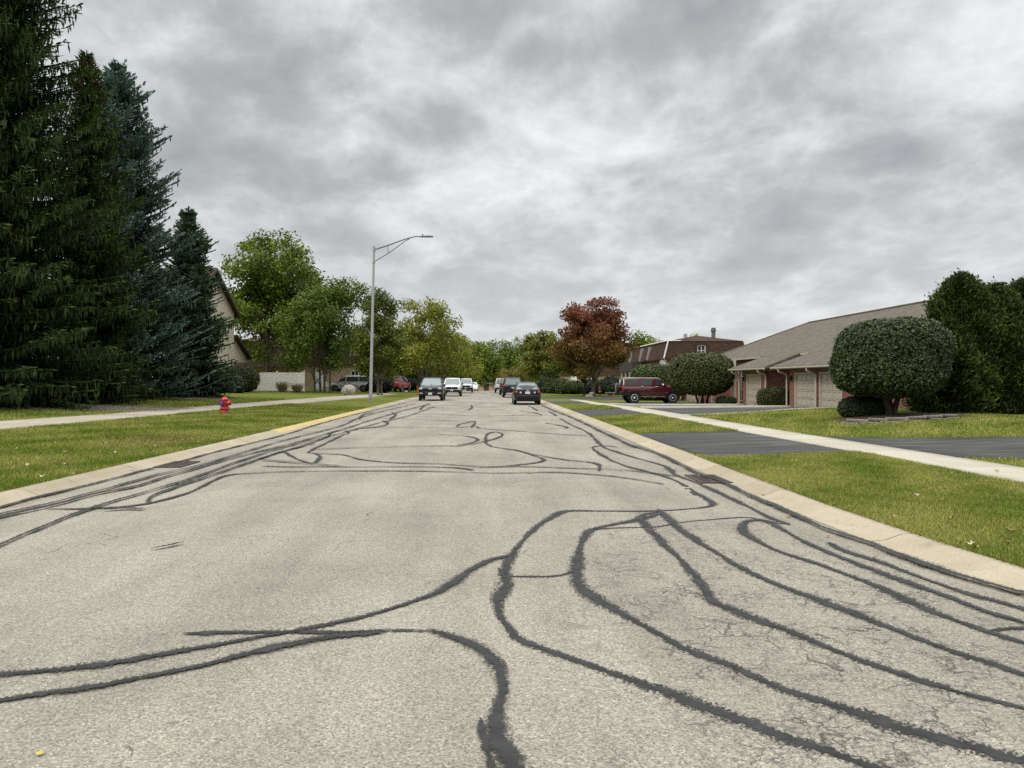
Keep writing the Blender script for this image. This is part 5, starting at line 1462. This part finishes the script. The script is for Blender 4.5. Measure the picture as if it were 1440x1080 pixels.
# ------------------------------------------------------------------ vehicles (front toward local +x)
def car(name, label, cat, loc, rz, S, group=None):
    t = thing(name, label, cat, loc, rz, group)
    W = S["W"] / 2; P = M[S["paint"]]
    # lower body
    rings = []
    for x, zb, zt, f in S["low"]:
        h = W * f; d = zt - zb; cr = S.get("crown", .02)
        rings.append([(x, -.80 * h, zb), (x, -.97 * h, zb + .10 * d), (x, -h, zb + .32 * d), (x, -h, zb + .62 * d), (x, -.975 * h, zb + .86 * d), (x, -.90 * h, zt), (x, -.45 * h, zt + cr), (x, 0, zt + cr * 1.3),
                      (x, .45 * h, zt + cr), (x, .90 * h, zt), (x, .975 * h, zb + .86 * d), (x, h, zb + .62 * d), (x, h, zb + .32 * d), (x, .97 * h, zb + .10 * d), (x, .80 * h, zb)])
    body = MB().loft(rings)
    # cabin
    x0, x1, x2, x3 = S["cab"]; zb, zr_ = S["belt"], S["roof"]; hb, hr = W * S.get("hb", .93), W * S.get("hr", .74)
    yz = lambda z: hb - (hb - hr) * (z - zb) / (zr_ - zb)
    cr = []
    for x, z in [(x0, zb), (x0 + (x1 - x0) * .5, zb + (zr_ - zb) * .55), (x1, zr_ - .04), (x1 + .18, zr_), ((x1 + x2) / 2, zr_ + .025), (x2 - .15, zr_), (x2, zr_ - .04), (x2 + (x3 - x2) * .5, zb + (zr_ - zb) * .5), (x3, zb)]:
        y1 = yz(z); z0 = zb - .03
        cr.append([(x, -hb, z0), (x, -yz(z0 + (z - z0) * .5), z0 + (z - z0) * .5), (x, -y1 - .005, z - .03 * (z > zb)), (x, -y1 * .86, z + .012), (x, 0, z + .03), (x, y1 * .86, z + .012), (x, y1 + .005, z - .03 * (z > zb)), (x, yz(z0 + (z - z0) * .5), z0 + (z - z0) * .5), (x, hb, z0)])
    body.loft(cr)
    bo = body.build("body", P, t, smooth=38)

    def face_pts(pts, off, nm, mat, parent=t):
        a = [Vector(p) for p in pts]; n = (a[1] - a[0]).cross(a[-1] - a[0]).normalized(); o = Vector(off); n = n if n.dot(o) > 0 else -n
        m = MB(); m.prism([p + n * .004 for p in a], n * .012); return m.build(nm, mat, parent)
    zt = zr_ - .06; zl = zb + .03
    fx = lambda z: x3 + (x2 - x3) * (z - zb) / (zr_ - zb); bx_ = lambda z: x0 + (x1 - x0) * (z - zb) / (zr_ - zb)
    gl = M["cglass_l"]; k = .05
    face_pts([(fx(zl) + .01, -yz(zl) + k + .03, zl), (fx(zl) + .01, yz(zl) - k - .03, zl), (fx(zt) + .035, yz(zt) - k - .04, zt), (fx(zt) + .035, -yz(zt) + k + .04, zt)], (1, 0, .3), "windshield", gl)
    zl2 = S.get("rear_sill", zb + .04)
    face_pts([(bx_(zl2) - .012, -yz(zl2) + .1, zl2), (bx_(zl2) - .012, yz(zl2) - .1, zl2), (bx_(zt) - .035, yz(zt) - .12, zt), (bx_(zt) - .035, -yz(zt) + .12, zt)], (-1, 0, .3), "rear_window", gl if S.get("rear_light") else M["cglass"])
    for s in (-1, 1):
        for poly in S.get("side", []):
            face_pts([(x, s * (yz(z) + .004), z) for x, z in poly], (0, s, .2), "side_window", M["cglass"])
    # wheels and arches
    wr = S["wr"]
    for x in (S["wx"][0], S["wx"][1]):
        for s in (-1, 1):
            y = s * (W - .10)
            m = MB(); pr = [(wr * .62, -.10), (wr * .9, -.105), (wr, -.07), (wr, .07), (wr * .9, .105), (wr * .62, .10)]
            m.lathe(pr, 22, (0, 0, 0), 'y'); wl = m.build("wheel", M["rubber"], t, smooth=45); wl.location = (x, y, wr)
            r_ = MB(); r_.lathe([(wr * .64, .085), (wr * .64, .106), (wr * .56, .112), (wr * .54, .075)], 22, (0, 0, 0), 'y')
            for q in range(S.get("spokes", 5)):
                a = 2 * PI * q / S.get("spokes", 5) + .3; c_, s_ = math.cos(a), math.sin(a); wd = wr * S.get("sw", .10)
                p = [(c_ * wr * .08 - s_ * wd, s_ * wr * .08 + c_ * wd), (c_ * wr * .57 - s_ * wd * 1.25, s_ * wr * .57 + c_ * wd * 1.25), (c_ * wr * .57 + s_ * wd * 1.25, s_ * wr * .57 - c_ * wd * 1.25), (c_ * wr * .08 + s_ * wd, s_ * wr * .08 - c_ * wd)]
                r_.prism([(u, .09, v) for u, v in p], (0, .018, 0))
            r_.lathe([(wr * .17, .08), (wr * .17, .118), (wr * .1, .125), (0, .125)], 12, (0, 0, 0), 'y')
            ri = r_.build("rim", M[S.get("rim", "alloy")], wl, smooth=35)
            bk = MB(); bk.lathe([(wr * .6, .03), (wr * .6, .05)], 18, (0, 0, 0), 'y'); bk.build("brake_disc", M["plast"], wl)
            if s < 0: wl.rotation_euler = (0, 0, PI)
            ar = MB(); n = 14; R1, R2 = wr * 1.05, wr * S.get("arch", 1.2)
            A = [(x + R1 * math.cos(a), wr + R1 * math.sin(a)) for a in np.linspace(-.25, PI + .25, n)]; B = [(x + R2 * math.cos(a), wr + R2 * math.sin(a)) for a in np.linspace(-.2, PI + .2, n)]
            yo = s * (W + S.get("flare", .006)); yi = s * (W - .3)
            vs = [(u, yo, v) for u, v in A] + [(u, yo, v) for u, v in B] + [(u, yi, v) for u, v in A] + [(u, yi, v) for u, v in B]
            fs = []
            for i in range(n - 1):
                fs += [(i, i + 1, n + i + 1, n + i), (i, i + 1, 2 * n + i + 1, 2 * n + i), (n + i, n + i + 1, 3 * n + i + 1, 3 * n + i), (2 * n + i, 2 * n + i + 1, 3 * n + i + 1, 3 * n + i)]
            ar.add(vs, fs); ar.build("wheel_arch", M["plast"], t)
            dk = MB(); dk.lathe([(0, 0), (wr * 1.06, 0), (wr * 1.06, .012), (0, .012)], 20, (x, s * (W + .002) - .006, wr), 'y')  # black disc painting the shade inside the uncut wheel well
            dk.build("arch_opening", M["rubber"], t) if S.get("openings", True) else None
    for nm, mat, items in S.get("bits", []):
        for it in items:
            m = MB(); c, dsz = it[0], it[1]
            m.box((0, 0, 0), dsz, bev=min(dsz) * .25); o = m.build(nm, M[mat], t, smooth=40); o.location = c
            if len(it) > 2: o.rotation_euler = it[2]
    for s in (-1, 1):
        mx, mz = S.get("mirror", (x3 - .25, zb + .1))
        m = MB(); m.ball((0, 0, 0), (.07, .11, .085), 10, 7); m.tube([(0, -s * .05, -.05), (.02, -s * .18, -.07)], .025, 6)
        o = m.build("mirror", M[S.get("mir", "plast")], t, smooth=50); o.location = (mx, s * (hb + .13), mz)
    return t


def sym(x, y, z, d, rot=None): return [((x, s * y, z), d) if rot is None else ((x, s * y, z), d, (0, 0, s * rot)) for s in (-1, 1)]


PICK = dict(W=1.88, paint="black", belt=1.17, roof=1.80, cab=(-.95, -.85, .5, 1.35), hb=.95, hr=.76, wr=.40, wx=(-1.75, 1.62), mirror=(1.0, 1.22), arch=1.15, crown=.03,
            low=[(-2.68, .62, 1.10, .95), (-2.6, .52, 1.15, 1), (-.9, .42, 1.16, 1), (1.0, .42, 1.17, 1), (1.35, .42, 1.18, 1), (2.1, .42, 1.13, .99), (2.45, .40, 1.07, .97), (2.62, .40, .98, .92), (2.68, .46, .86, .88)],
            side=[[(-.8, 1.22), (.1, 1.22), (.1, 1.70), (-.72, 1.70)], [(.17, 1.22), (1.1, 1.22), (.52, 1.70), (.17, 1.70)]],
            bits=[("grille", "plast", [((2.66, 0, .88), (.1, 1.25, .17)), ((2.66, 0, .70), (.12, 1.3, .12))]), ("headlight", "lamp", sym(2.58, .74, .97, (.14, .30, .11))), ("marker_light", "amber", sym(2.47, .87, .95, (.14, .06, .10))),
                  ("grille_bar", "gdark", [((2.70, 0, .99), (.05, 1.1, .04))]), ("bumper", "plast", [((2.68, 0, .52), (.16, 1.74, .20))]), ("fog_light", "lamp", sym(2.74, .70, .60, (.05, .26, .07))), ("licence_plate", "plate", [((2.78, 0, .56), (.02, .31, .16))]),
                  ("bumper_trim", "gdark", [((2.745, 0, .66), (.05, .8, .03))]), ("tail_light", "red", sym(-2.64, .86, .95, (.1, .12, .36))), ("hood_scoop_strip", "chrome", [((2.2, 0, 1.15), (.04, 1.3, .012))])])
SUVW = dict(W=1.86, paint="white", belt=1.16, roof=1.83, cab=(-2.3, -2.05, .45, 1.15), hb=.95, hr=.78, wr=.37, wx=(-1.4, 1.4), mirror=(.85, 1.24), crown=.03,
            low=[(-2.38, .6, 1.05, .94), (-2.28, .45, 1.16, 1), (.9, .4, 1.16, 1), (1.15, .4, 1.17, 1), (1.9, .4, 1.10, .98), (2.2, .4, 1.04, .95), (2.32, .45, .92, .9)],
            side=[[(-2.05, 1.22), (-1.2, 1.22), (-1.2, 1.74), (-1.95, 1.74)], [(-1.12, 1.22), (-.25, 1.22), (-.25, 1.74), (-1.12, 1.74)], [(-.17, 1.22), (.9, 1.22), (.45, 1.74), (-.17, 1.74)]],
            bits=[("grille", "plast", [((2.29, 0, .82), (.1, 1.2, .24))]), ("emblem", "chrome", [((2.35, 0, .85), (.02, .16, .09))]), ("headlight", "lamp", sym(2.25, .68, .86, (.12, .20, .18))), ("turn_signal", "amber", sym(2.2, .82, .85, (.14, .10, .20))), ("bumper", "plast", [((2.30, 0, .54), (.18, 1.74, .22))]),
                  ("licence_plate", "plate", [((2.40, 0, .60), (.02, .31, .15))]), ("tail_light", "red", sym(-2.3, .86, 1.0, (.1, .12, .3)))])
SEDAN = dict(W=1.77, paint="black", belt=.93, roof=1.46, cab=(-1.75, -1.0, .35, 1.3), hb=.93, hr=.70, wr=.315, wx=(-1.3, 1.3), mirror=(.85, 1.02), mir="black", rear_light=True, rear_sill=.99, crown=.025,
             low=[(-2.27, .42, .86, .80), (-2.22, .30, .98, .92), (-2.05, .25, 1.02, .985), (-1.6, .22, 1.0, 1), (-.8, .2, .94, 1), (.6, .2, .93, 1), (1.2, .2, .95, 1), (1.8, .22, .86, .98), (2.1, .26, .74, .9), (2.25, .34, .6, .78)],
             side=[[(-1.42, .97), (-.5, .97), (-.5, 1.38), (-.92, 1.38)], [(-.43, .97), (1.0, .97), (.42, 1.38), (-.43, 1.38)]],
             bits=[("tail_light", "red", sym(-2.19, .66, .83, (.14, .30, .15), .22)), ("reversing_light", "lamp", sym(-2.265, .46, .81, (.04, .12, .11))), ("licence_plate", "plate", [((-2.285, 0, .80), (.02, .31, .16))]), ("emblem", "chrome", [((-2.26, 0, .95), (.02, .12, .07))]), ("trunk_trim", "plast", [((-2.27, 0, .90), (.02, .44, .025))]),
                   ("rear_bumper", "black", [((-2.24, 0, .53), (.14, 1.56, .24))]), ("lower_valance", "plast", [((-2.2, 0, .34), (.16, 1.4, .16))]), ("headlight", "lamp", sym(2.05, .66, .66, (.2, .26, .14))), ("high_brake_light", "red", [((-1.42, 0, 1.02), (.05, .26, .03))]), ("door_handle", "gold", sym(-.2, .89, .84, (.16, .04, .03)) + sym(-1.1, .89, .85, (.16, .04, .03)))])
H3 = dict(W=1.88, paint="maroon", belt=1.27, roof=1.80, cab=(-2.12, -2.02, .62, 1.02), hb=.96, hr=.84, wr=.41, wx=(-1.36, 1.48), mirror=(.72, 1.36), mir="chrome", arch=1.24, flare=.05, sw=.13, spokes=6, rim="wplast", crown=.025,
          low=[(-2.2, .62, 1.2, .94), (-2.14, .52, 1.28, 1), (.8, .5, 1.28, 1), (1.02, .5, 1.28, 1), (1.9, .5, 1.24, .99), (2.2, .52, 1.18, .97), (2.3, .56, 1.1, .94)],
          side=[[(-1.92, 1.34), (-1.08, 1.34), (-1.08, 1.69), (-1.90, 1.69)], [(-.86, 1.34), (-.02, 1.34), (-.02, 1.69), (-.86, 1.69)], [(.24, 1.34), (.86, 1.34), (.56, 1.69), (.24, 1.69)]],
          bits=[("tail_light", "red", sym(-2.16, .84, 1.12, (.12, .15, .36))), ("rear_bumper", "plast", [((-2.24, 0, .74), (.34, 1.92, .26))]), ("fender_cladding", "plast", sym(-2.0, .93, .86, (.36, .08, .38))), ("side_step", "gdark", sym(.05, .96, .50, (1.85, .14, .07))), ("step_bracket", "chrome", sym(-.6, .99, .45, (.2, .05, .05)) + sym(.1, .99, .45, (.3, .05, .05)) + sym(.8, .99, .45, (.3, .05, .05))),
                ("door_handle", "chrome", sym(-.78, .945, 1.22, (.2, .05, .05)) + sym(.3, .945, 1.22, (.2, .05, .05))), ("roof_rail", "alloy", sym(-.7, .68, 1.86, (2.4, .05, .05))), ("front_bumper", "plast", [((2.36, 0, .72), (.26, 1.86, .26))]), ("headlight", "lamp", sym(2.3, .68, 1.02, (.1, .22, .2))), ("grille", "chrome", [((2.32, 0, 1.02), (.06, 1.0, .22))]),
                ("rear_glass_corner", "wplast", sym(-2.11, .70, 1.55, (.05, .2, .42))), ("tailgate_badge", "chrome", [((1.02, -.955, .78), (.14, .012, .04))]), ("belt_moulding", "plast", sym(-.1, .945, .86, (2.2, .02, .05)))])
VAN = dict(W=1.95, paint="silver", belt=1.08, roof=1.72, cab=(-2.38, -2.15, .55, 1.78), hb=.95, hr=.76, wr=.345, wx=(-1.42, 1.60), mirror=(1.2, 1.2), mir="silver", rim="alloy", spokes=7, crown=.03,
           low=[(-2.46, .5, .98, .92), (-2.36, .34, 1.08, .99), (-1.5, .3, 1.08, 1), (1.0, .3, 1.08, 1), (1.6, .3, 1.07, 1), (2.0, .32, .96, .97), (2.3, .34, .82, .9), (2.42, .4, .66, .8)],
           side=[[(-2.1, 1.14), (-1.0, 1.14), (-1.0, 1.62), (-2.0, 1.62)], [(-.93, 1.14), (.35, 1.14), (.35, 1.62), (-.93, 1.62)], [(.45, 1.14), (1.42, 1.14), (.62, 1.60), (.45, 1.62)]],
           bits=[("headlight", "lamp", sym(2.22, .72, .78, (.24, .26, .14))), ("tail_light", "red", sym(-2.4, .86, 1.0, (.1, .14, .4))), ("door_handle", "plast", sym(.5, .97, .98, (.2, .04, .05)) + sym(.05, .97, .98, (.2, .04, .05))), ("side_moulding", "plast", sym(.1, .978, .62, (2.1, .02, .05))), ("front_bumper", "silver", [((2.36, 0, .5), (.2, 1.6, .22))]),
                 ("grille", "plast", [((2.4, 0, .72), (.06, .8, .12))]), ("licence_plate", "plate", [((-2.48, 0, .8), (.02, .31, .16))])])


def on(px, Y, zo=0.0):
    x = (px - VX) * Y / FPX; return (x, Y, Hf(x, Y) + zo)


tk = car("pickup_truck", "black pickup truck facing the camera, first in the left row", "pickup truck", (-4.28, 60 + 2.68, 0), R(-90), PICK)
e = MB(); s_ = 1.0
e.prism([(0, a * .13, b * .048) for a, b in ((-1.3, -.75), (-1.05, .75), (-.42, .75), (-.42, 1.25), (.42, 1.25), (.42, .75), (1.3, .75), (1.05, -.75), (.42, -.75), (.42, -1.25), (-.42, -1.25), (-.42, -.75))], (.02, 0, 0))
eo = e.build("emblem", M["chrome"], tk); eo.location = (2.725, 0, .955)
a_ = MB(); a_.tube([(0, 0, 0), (0, 0, .8)], .008, 5); ao = a_.build("antenna", M["plast"], tk); ao.location = (.3, .0, 1.78)
car("utility_vehicle", "white utility vehicle with black bumper behind the black pickup", "suv", (-2.92 + -.45, 78 + 2.3, 0), R(-90), SUVW)
car("utility_vehicle", "smaller looking white van third in the left row", "suv", (-2.55, 101 + 2.3, 0), R(-90), SUVW)
S4 = dict(SEDAN, paint="white", mir="white"); S4["bits"] = [b if b[1] not in ("black", "gold") else (b[0], "white", b[2]) for b in SEDAN["bits"]]
car("sedan", "white sedan at the far end of the left row", "car", (-2.0, 128, Hf(-2, 128)), R(-90), S4)
car("sedan", "black sedan seen from behind, nearest car on the right side", "car", (2.78, 50 + 2.27, 0), R(90), SEDAN)
SG = dict(SUVW, paint="black"); SG["bits"] = [("tail_light", "red", sym(-2.30, .80, 1.05, (.14, .16, .34))), ("rear_bumper", "plast", [((-2.34, 0, .58), (.14, 1.7, .2))]), ("licence_plate", "plate", [((-2.42, 0, .9), (.02, .31, .15))]), ("roof_rail", "alloy", sym(-.8, .62, 1.87, (2.2, .04, .04)))]; SG["rear_light"] = True
car("utility_vehicle", "black utility vehicle parked just ahead of the black sedan", "suv", (2.62, 72 + 2.4, 0), R(90), SG)
car("utility_vehicle", "dark grey utility vehicle second ahead of the black sedan", "suv", (2.55, 84 + 2.4, 0), R(90), dict(SG, paint="grey"))
car("utility_vehicle", "white utility vehicle farthest along the right side", "suv", (2.2, 99 + 2.4, 0), R(90), dict(SG, paint="white"))
mp = on(924, 58); sv = car("boxy_suv", "maroon boxy off-road vehicle with spare wheel parked in the driveway", "suv", (12.35, 57.5, Hf(12.35, 57.5) + .03), R(1), H3)
sw = MB(); sw.lathe([(.0, -.10), (.34, -.10), (.40, -.07), (.40, .07), (.36, .11), (0, .11)], 22, (0, 0, 0), 'x'); so_ = sw.build("spare_wheel", M["rubber"], sv, smooth=40); so_.location = (-2.42, .1, 1.12)
sc_ = MB(); sc_.lathe([(.37, .03), (.385, -.09), (.35, -.125), (.0, -.13)], 22, (0, 0, 0), 'x'); sc_.build("wheel_cover", M["maroon"], so_, smooth=40)
mv = on(493, 82); car("minivan", "silver minivan parked sideways behind the boulder and light pole", "minivan", (mv[0] - .1, 83, mv[2]), R(180), VAN)
SR = dict(SG, paint="redp"); rp = on(560, 92); car("utility_vehicle", "faded red vehicle seen from behind among the trees on the left", "suv", (rp[0], 92, rp[2]), R(78), SR)

# ------------------------------------------------------------------ small things by the houses
# orange marker post left of the pickup
cp = on(587, 74); t = thing("traffic_delineator", "orange marker post on the verge left of the black pickup", "marker post", cp)
MB().lathe([(0, 0), (.2, 0), (.2, .05), (.06, .08), (0, .08)], 14).build("base", M["rubber"], t, smooth=40)
MB().lathe([(.055, .06), (.05, 1.0), (.06, 1.02), (.05, 1.08), (0, 1.1)], 12).build("post", M["orange"], t, smooth=40)
# bench
bp = on(858, 73); t = thing("garden_bench", "low stone bench in front of the dark shrubs beside the maroon car", "bench", bp)
MB().box((0, 0, .40), (1.0, .36, .09), bev=.02).build("seat", M["stone"], t)
for s in (-1, 1): MB().box((s * .33, 0, .177), (.12, .3, .355), bev=.02).build("leg", M["stone"], t)
# white ornament and stones between the trunks
op = on(832, 73); t = thing("garden_urn", "small white garden ornament between the two tree trunks", "garden ornament", op)
MB().lathe([(0, 0), (.13, 0), (.12, .05), (.05, .1), (.06, .18), (.2, .3), (.23, .42), (.25, .44), (.2, .45), (0, .4)], 16).build("bowl", M["wplast"], t, smooth=40)
for i in range(5):
    q = on(824.5 + i * 1.7, 72.4 + .4 * (i % 2)); boulder("garden_stone", "pale rounded stone in the bed between the tree trunks", (q[0], q[1], q[2] + .07), (.13, .12, .12 + .03 * (i % 2)), 30 + i, M["rock"])["group"] = "pale stones around the tree bed"
# white folding chair by the white door
fp = on(457.5, 84); t = thing("patio_chair", "white plastic chair standing beside the white door", "chair", fp, R(20))
MB().box((0, 0, .44), (.46, .46, .03)).build("seat", M["wplast"], t)
bk = MB(); [bk.bx(-.22 + k * .1, -.15 + k * .1, .2, .23, .5, .95) for k in range(5)]; bk.bx(-.23, .23, .195, .235, .95, 1.0); bk.build("backrest", M["wplast"], t)
for sx in (-1, 1):
    for sy in (-1, 1): MB().tube([(sx * .2, sy * .2, .425), (sx * .23, sy * .24, 0)], .022, 6).build("leg", M["wplast"], t)

# person in red beside the maple
pp = on(843.3, 72.5); ps = thing("person", "person in a red jacket and dark trousers standing on the grass by the bench", "person", (pp[0], pp[1], pp[2]), R(35))
SCL = .60


def skin_mesh(name, pts, edges, rad, mat, root=0, sub=1):
    me = bpy.data.meshes.new(name); me.from_pydata([tuple(c * SCL for c in p) for p in pts], edges, []); o = link(name, me, mat, ps)
    m = o.modifiers.new("skin", 'SKIN'); m.use_smooth_shade = True
    for i, v in enumerate(me.skin_vertices[0].data):
        rr = rad[i] if hasattr(rad[i], "__len__") else (rad[i], rad[i]); v.radius = (rr[0] * SCL, rr[1] * SCL); v.use_root = (i == root)
    s = o.modifiers.new("sub", 'SUBSURF'); s.levels = sub; s.render_levels = sub
    return o


P_ = [(0, 0, .93), (0, 0, 1.1), (0, 0, 1.3), (0, 0, 1.44), (0, -.01, 1.53), (0, -.02, 1.62), (0, -.015, 1.72)]
E_ = [(0, 1), (1, 2), (2, 3), (3, 4), (4, 5), (5, 6)]; RD = [(.15, .11), (.135, .10), (.16, .11), (.12, .08), (.055, .055), (.085, .10), (.075, .085)]
for s in (-1, 1):
    b = len(P_); P_ += [(s * .17, 0, 1.42), (s * .23, .02, 1.17), (s * .22, -.08, .95), (s * .22, -.10, .87)]; E_ += [(3, b), (b, b + 1), (b + 1, b + 2), (b + 2, b + 3)]; RD += [.06, .045, .034, .036]
    for k, (dx, dz, dy) in enumerate(((-.03, -.085, -.03), (-.01, -.10, -.025), (.01, -.095, -.02), (.028, -.075, -.02), (s * -.045, -.05, -.045))):
        P_ += [(s * .22 + dx * .7, -.10 + dy * .6, .87 + dz * .5), (s * .22 + dx, -.10 + dy * 1.3, .87 + dz)]; E_ += [(b + 3, len(P_) - 2), (len(P_) - 2, len(P_) - 1)]; RD += [.010, .008]
    b = len(P_); P_ += [(s * .10, 0, .86), (s * .12, -.02 * s, .48), (s * .13, .01, .09), (s * .14, -.09, .04), (s * .145, -.15, .035)]; E_ += [(0, b), (b, b + 1), (b + 1, b + 2), (b + 2, b + 3), (b + 3, b + 4)]; RD += [.09, .06, .045, .045, .035]
bd = skin_mesh("body", P_, E_, RD, M["skin"])
jk_p = [(0, 0, .88), (0, 0, 1.1), (0, 0, 1.3), (0, 0, 1.45)]; jk_e = [(0, 1), (1, 2), (2, 3)]; jk_r = [(.175, .13), (.16, .125), (.18, .13), (.11, .09)]
for s in (-1, 1):
    b = len(jk_p); jk_p += [(s * .18, 0, 1.42), (s * .235, .02, 1.17), (s * .222, -.075, .96)]; jk_e += [(3, b), (b, b + 1), (b + 1, b + 2)]; jk_r += [.078, .065, .055]
skin_mesh("jacket", jk_p, jk_e, jk_r, M["rjacket"])
tp, te, tr_ = [(0, 0, .95), (0, 0, .90)], [(0, 1)], [(.155, .115), (.16, .12)]
for s in (-1, 1):
    b = len(tp); tp += [(s * .10, 0, .84), (s * .12, -.02 * s, .48), (s * .13, .01, .10)]; te += [(1, b), (b, b + 1), (b + 1, b + 2)]; tr_ += [.10, .075, .06]
skin_mesh("trousers", tp, te, tr_, M["dcloth"])
hm = MB(); hm.ball((0, .012 * SCL, 1.70 * SCL), (.098 * SCL, .112 * SCL, .10 * SCL), 16, 10); hm.ball((0, .06 * SCL, 1.62 * SCL), (.085 * SCL, .07 * SCL, .11 * SCL), 12, 8); hm.build("hair", M["hair"], ps, smooth=60)
fm = MB(); fm.ball((0, -.118 * SCL, 1.635 * SCL), (.014 * SCL, .022 * SCL, .024 * SCL), 8, 6); [fm.ball((s * .088 * SCL, -.005, 1.64 * SCL), (.015 * SCL, .02 * SCL, .032 * SCL), 8, 6) for s in (-1, 1)]; fm.build("nose_and_ears", M["skin"], ps, smooth=60)
em = MB(); [em.ball((s * .034 * SCL, -.108 * SCL, 1.662 * SCL), (.013 * SCL, .01 * SCL, .009 * SCL), 8, 6) for s in (-1, 1)]; em.ball((0, -.112 * SCL, 1.585 * SCL), (.026 * SCL, .008 * SCL, .007 * SCL), 8, 6); em.build("eyes_and_mouth", M["hair"], ps, smooth=60)

# ------------------------------------------------------------------ sky and light
SKX, SKY_ = 3.1, 1.7
# large cloud masses: direction (as azimuth/elevation through the picture axes), angular radius, density
SKYB = [(390, 150, .20, .06), (1250, 215, .20, .06), (620, 385, .16, .05), (960, 320, .16, .035), (130, 20, .16, -.05), (800, 190, .09, -.05), (1410, 110, .10, -.06), (620, 275, .08, -.045), (920, 445, .14, -.05), (560, 60, .12, -.03)]
SUN_EL, SUN_AZ = 43.0, 228.0      # azimuth clockwise from +Y (behind and to the left of the camera)
wd = bpy.data.worlds.new("World"); sc.world = wd; wd.use_nodes = True
nt = wd.node_tree; N, L = nt.nodes, nt.links
bg = N["Background"]; out = N["World Output"]
sky = N.new("ShaderNodeTexSky"); sky.sky_type = 'NISHITA'; sky.sun_disc = False
sky.sun_elevation = R(SUN_EL); sky.sun_rotation = R(SUN_AZ); sky.air_density = 1.0; sky.dust_density = 2.0
L.new(sky.outputs[0], bg.inputs["Color"]); bg.inputs["Strength"].default_value = .12
tc = N.new("ShaderNodeTexCoord"); s = N.new("ShaderNodeSeparateXYZ"); L.new(tc.outputs["Generated"], s.inputs[0])
zc = mth(N, L, 'ADD', mth(N, L, 'MAXIMUM', s.outputs[2], 0.0), .25)
cb = N.new("ShaderNodeCombineXYZ"); L.new(mth(N, L, 'DIVIDE', s.outputs[0], zc), cb.inputs[0]); L.new(mth(N, L, 'DIVIDE', s.outputs[1], zc), cb.inputs[1])
mp = N.new("ShaderNodeMapping"); mp.inputs["Location"].default_value = (SKX, SKY_, 0); mp.inputs["Scale"].default_value = (1, .8, 1); L.new(cb.outputs[0], mp.inputs[0])
n1 = noise(N, L, mp.outputs[0], 1.45, 3, .5, .25); n2 = noise(N, L, mp.outputs[0], 3.7, 12, .60, .35); n3 = noise(N, L, tc.outputs["Generated"], 16, 8, .64, .2)
d = mth(N, L, 'ADD', mth(N, L, 'ADD', mth(N, L, 'MULTIPLY', n1.outputs["Fac"], .36), mth(N, L, 'MULTIPLY', n2.outputs["Fac"], .46)), mth(N, L, 'MULTIPLY', n3.outputs["Fac"], .20))
n4 = noise(N, L, mp.outputs[0], 2.7, 7, .52, .15)
bil = mth(N, L, 'ABSOLUTE', mth(N, L, 'SUBTRACT', mth(N, L, 'MULTIPLY', n4.outputs["Fac"], 2.0), 1.0))
d = mth(N, L, 'ADD', mth(N, L, 'SUBTRACT', d, .045), mth(N, L, 'MULTIPLY', bil, .34))
for px_, py_, rad_, amp in SKYB:
    v_ = Vector(((px_ - VX) / FPX, 1.0, (VY - py_) / FPX)).normalized()
    dn_ = N.new("ShaderNodeVectorMath"); dn_.operation = 'DOT_PRODUCT'; L.new(tc.outputs["Generated"], dn_.inputs[0]); dn_.inputs[1].default_value = v_
    f_ = mapr(N, L, dn_.outputs["Value"], math.cos(rad_), 1.0, 0.0, amp); d = mth(N, L, 'ADD', d, f_)
cr = ramp(N, [(.36, (.94, .95, .96)), (.44, (.78, .795, .80)), (.51, (.625, .64, .645)), (.58, (.50, .513, .517)), (.72, (.37, .38, .388))])
L.new(d, cr.inputs[0])
hz = mapr(N, L, s.outputs[2], 0.0, .24, .62, 0.0)
c = mixc(N, L, hz, cr.outputs[0], (.80, .815, .82))
zen = mapr(N, L, s.outputs[2], .48, .85, 1.0, 3.9)
bg2 = N.new("ShaderNodeBackground"); L.new(c, bg2.inputs["Color"]); L.new(zen, bg2.inputs["Strength"])
mx = N.new("ShaderNodeMixShader"); mx.inputs[0].default_value = .92
L.new(bg.outputs[0], mx.inputs[1]); L.new(bg2.outputs[0], mx.inputs[2]); L.new(mx.outputs[0], out.inputs["Surface"])

sd = bpy.data.lights.new("sun", 'SUN'); sd.energy = 1.5; sd.angle = R(16); sd.color = (1, .96, .9)
so = bpy.data.objects.new("sun", sd); COL.objects.link(so)
az = R(SUN_AZ); el = R(SUN_EL)
dirv = Vector((math.sin(az) * math.cos(el), math.cos(az) * math.cos(el), math.sin(el)))
so.rotation_euler = (-dirv).to_track_quat('-Z', 'Y').to_euler(); so.location = (0, 0, 60)

sc.view_settings.view_transform = 'Standard'; sc.view_settings.look = 'None'; sc.view_settings.exposure = 0; sc.view_settings.gamma = 1
sc.render.engine = 'CYCLES'
cy = sc.cycles
cy.use_denoising = False; cy.max_bounces = 6; cy.diffuse_bounces = 3; cy.glossy_bounces = 3; cy.transmission_bounces = 3; cy.transparent_max_bounces = 12
cy.caustics_reflective = False; cy.caustics_refractive = False
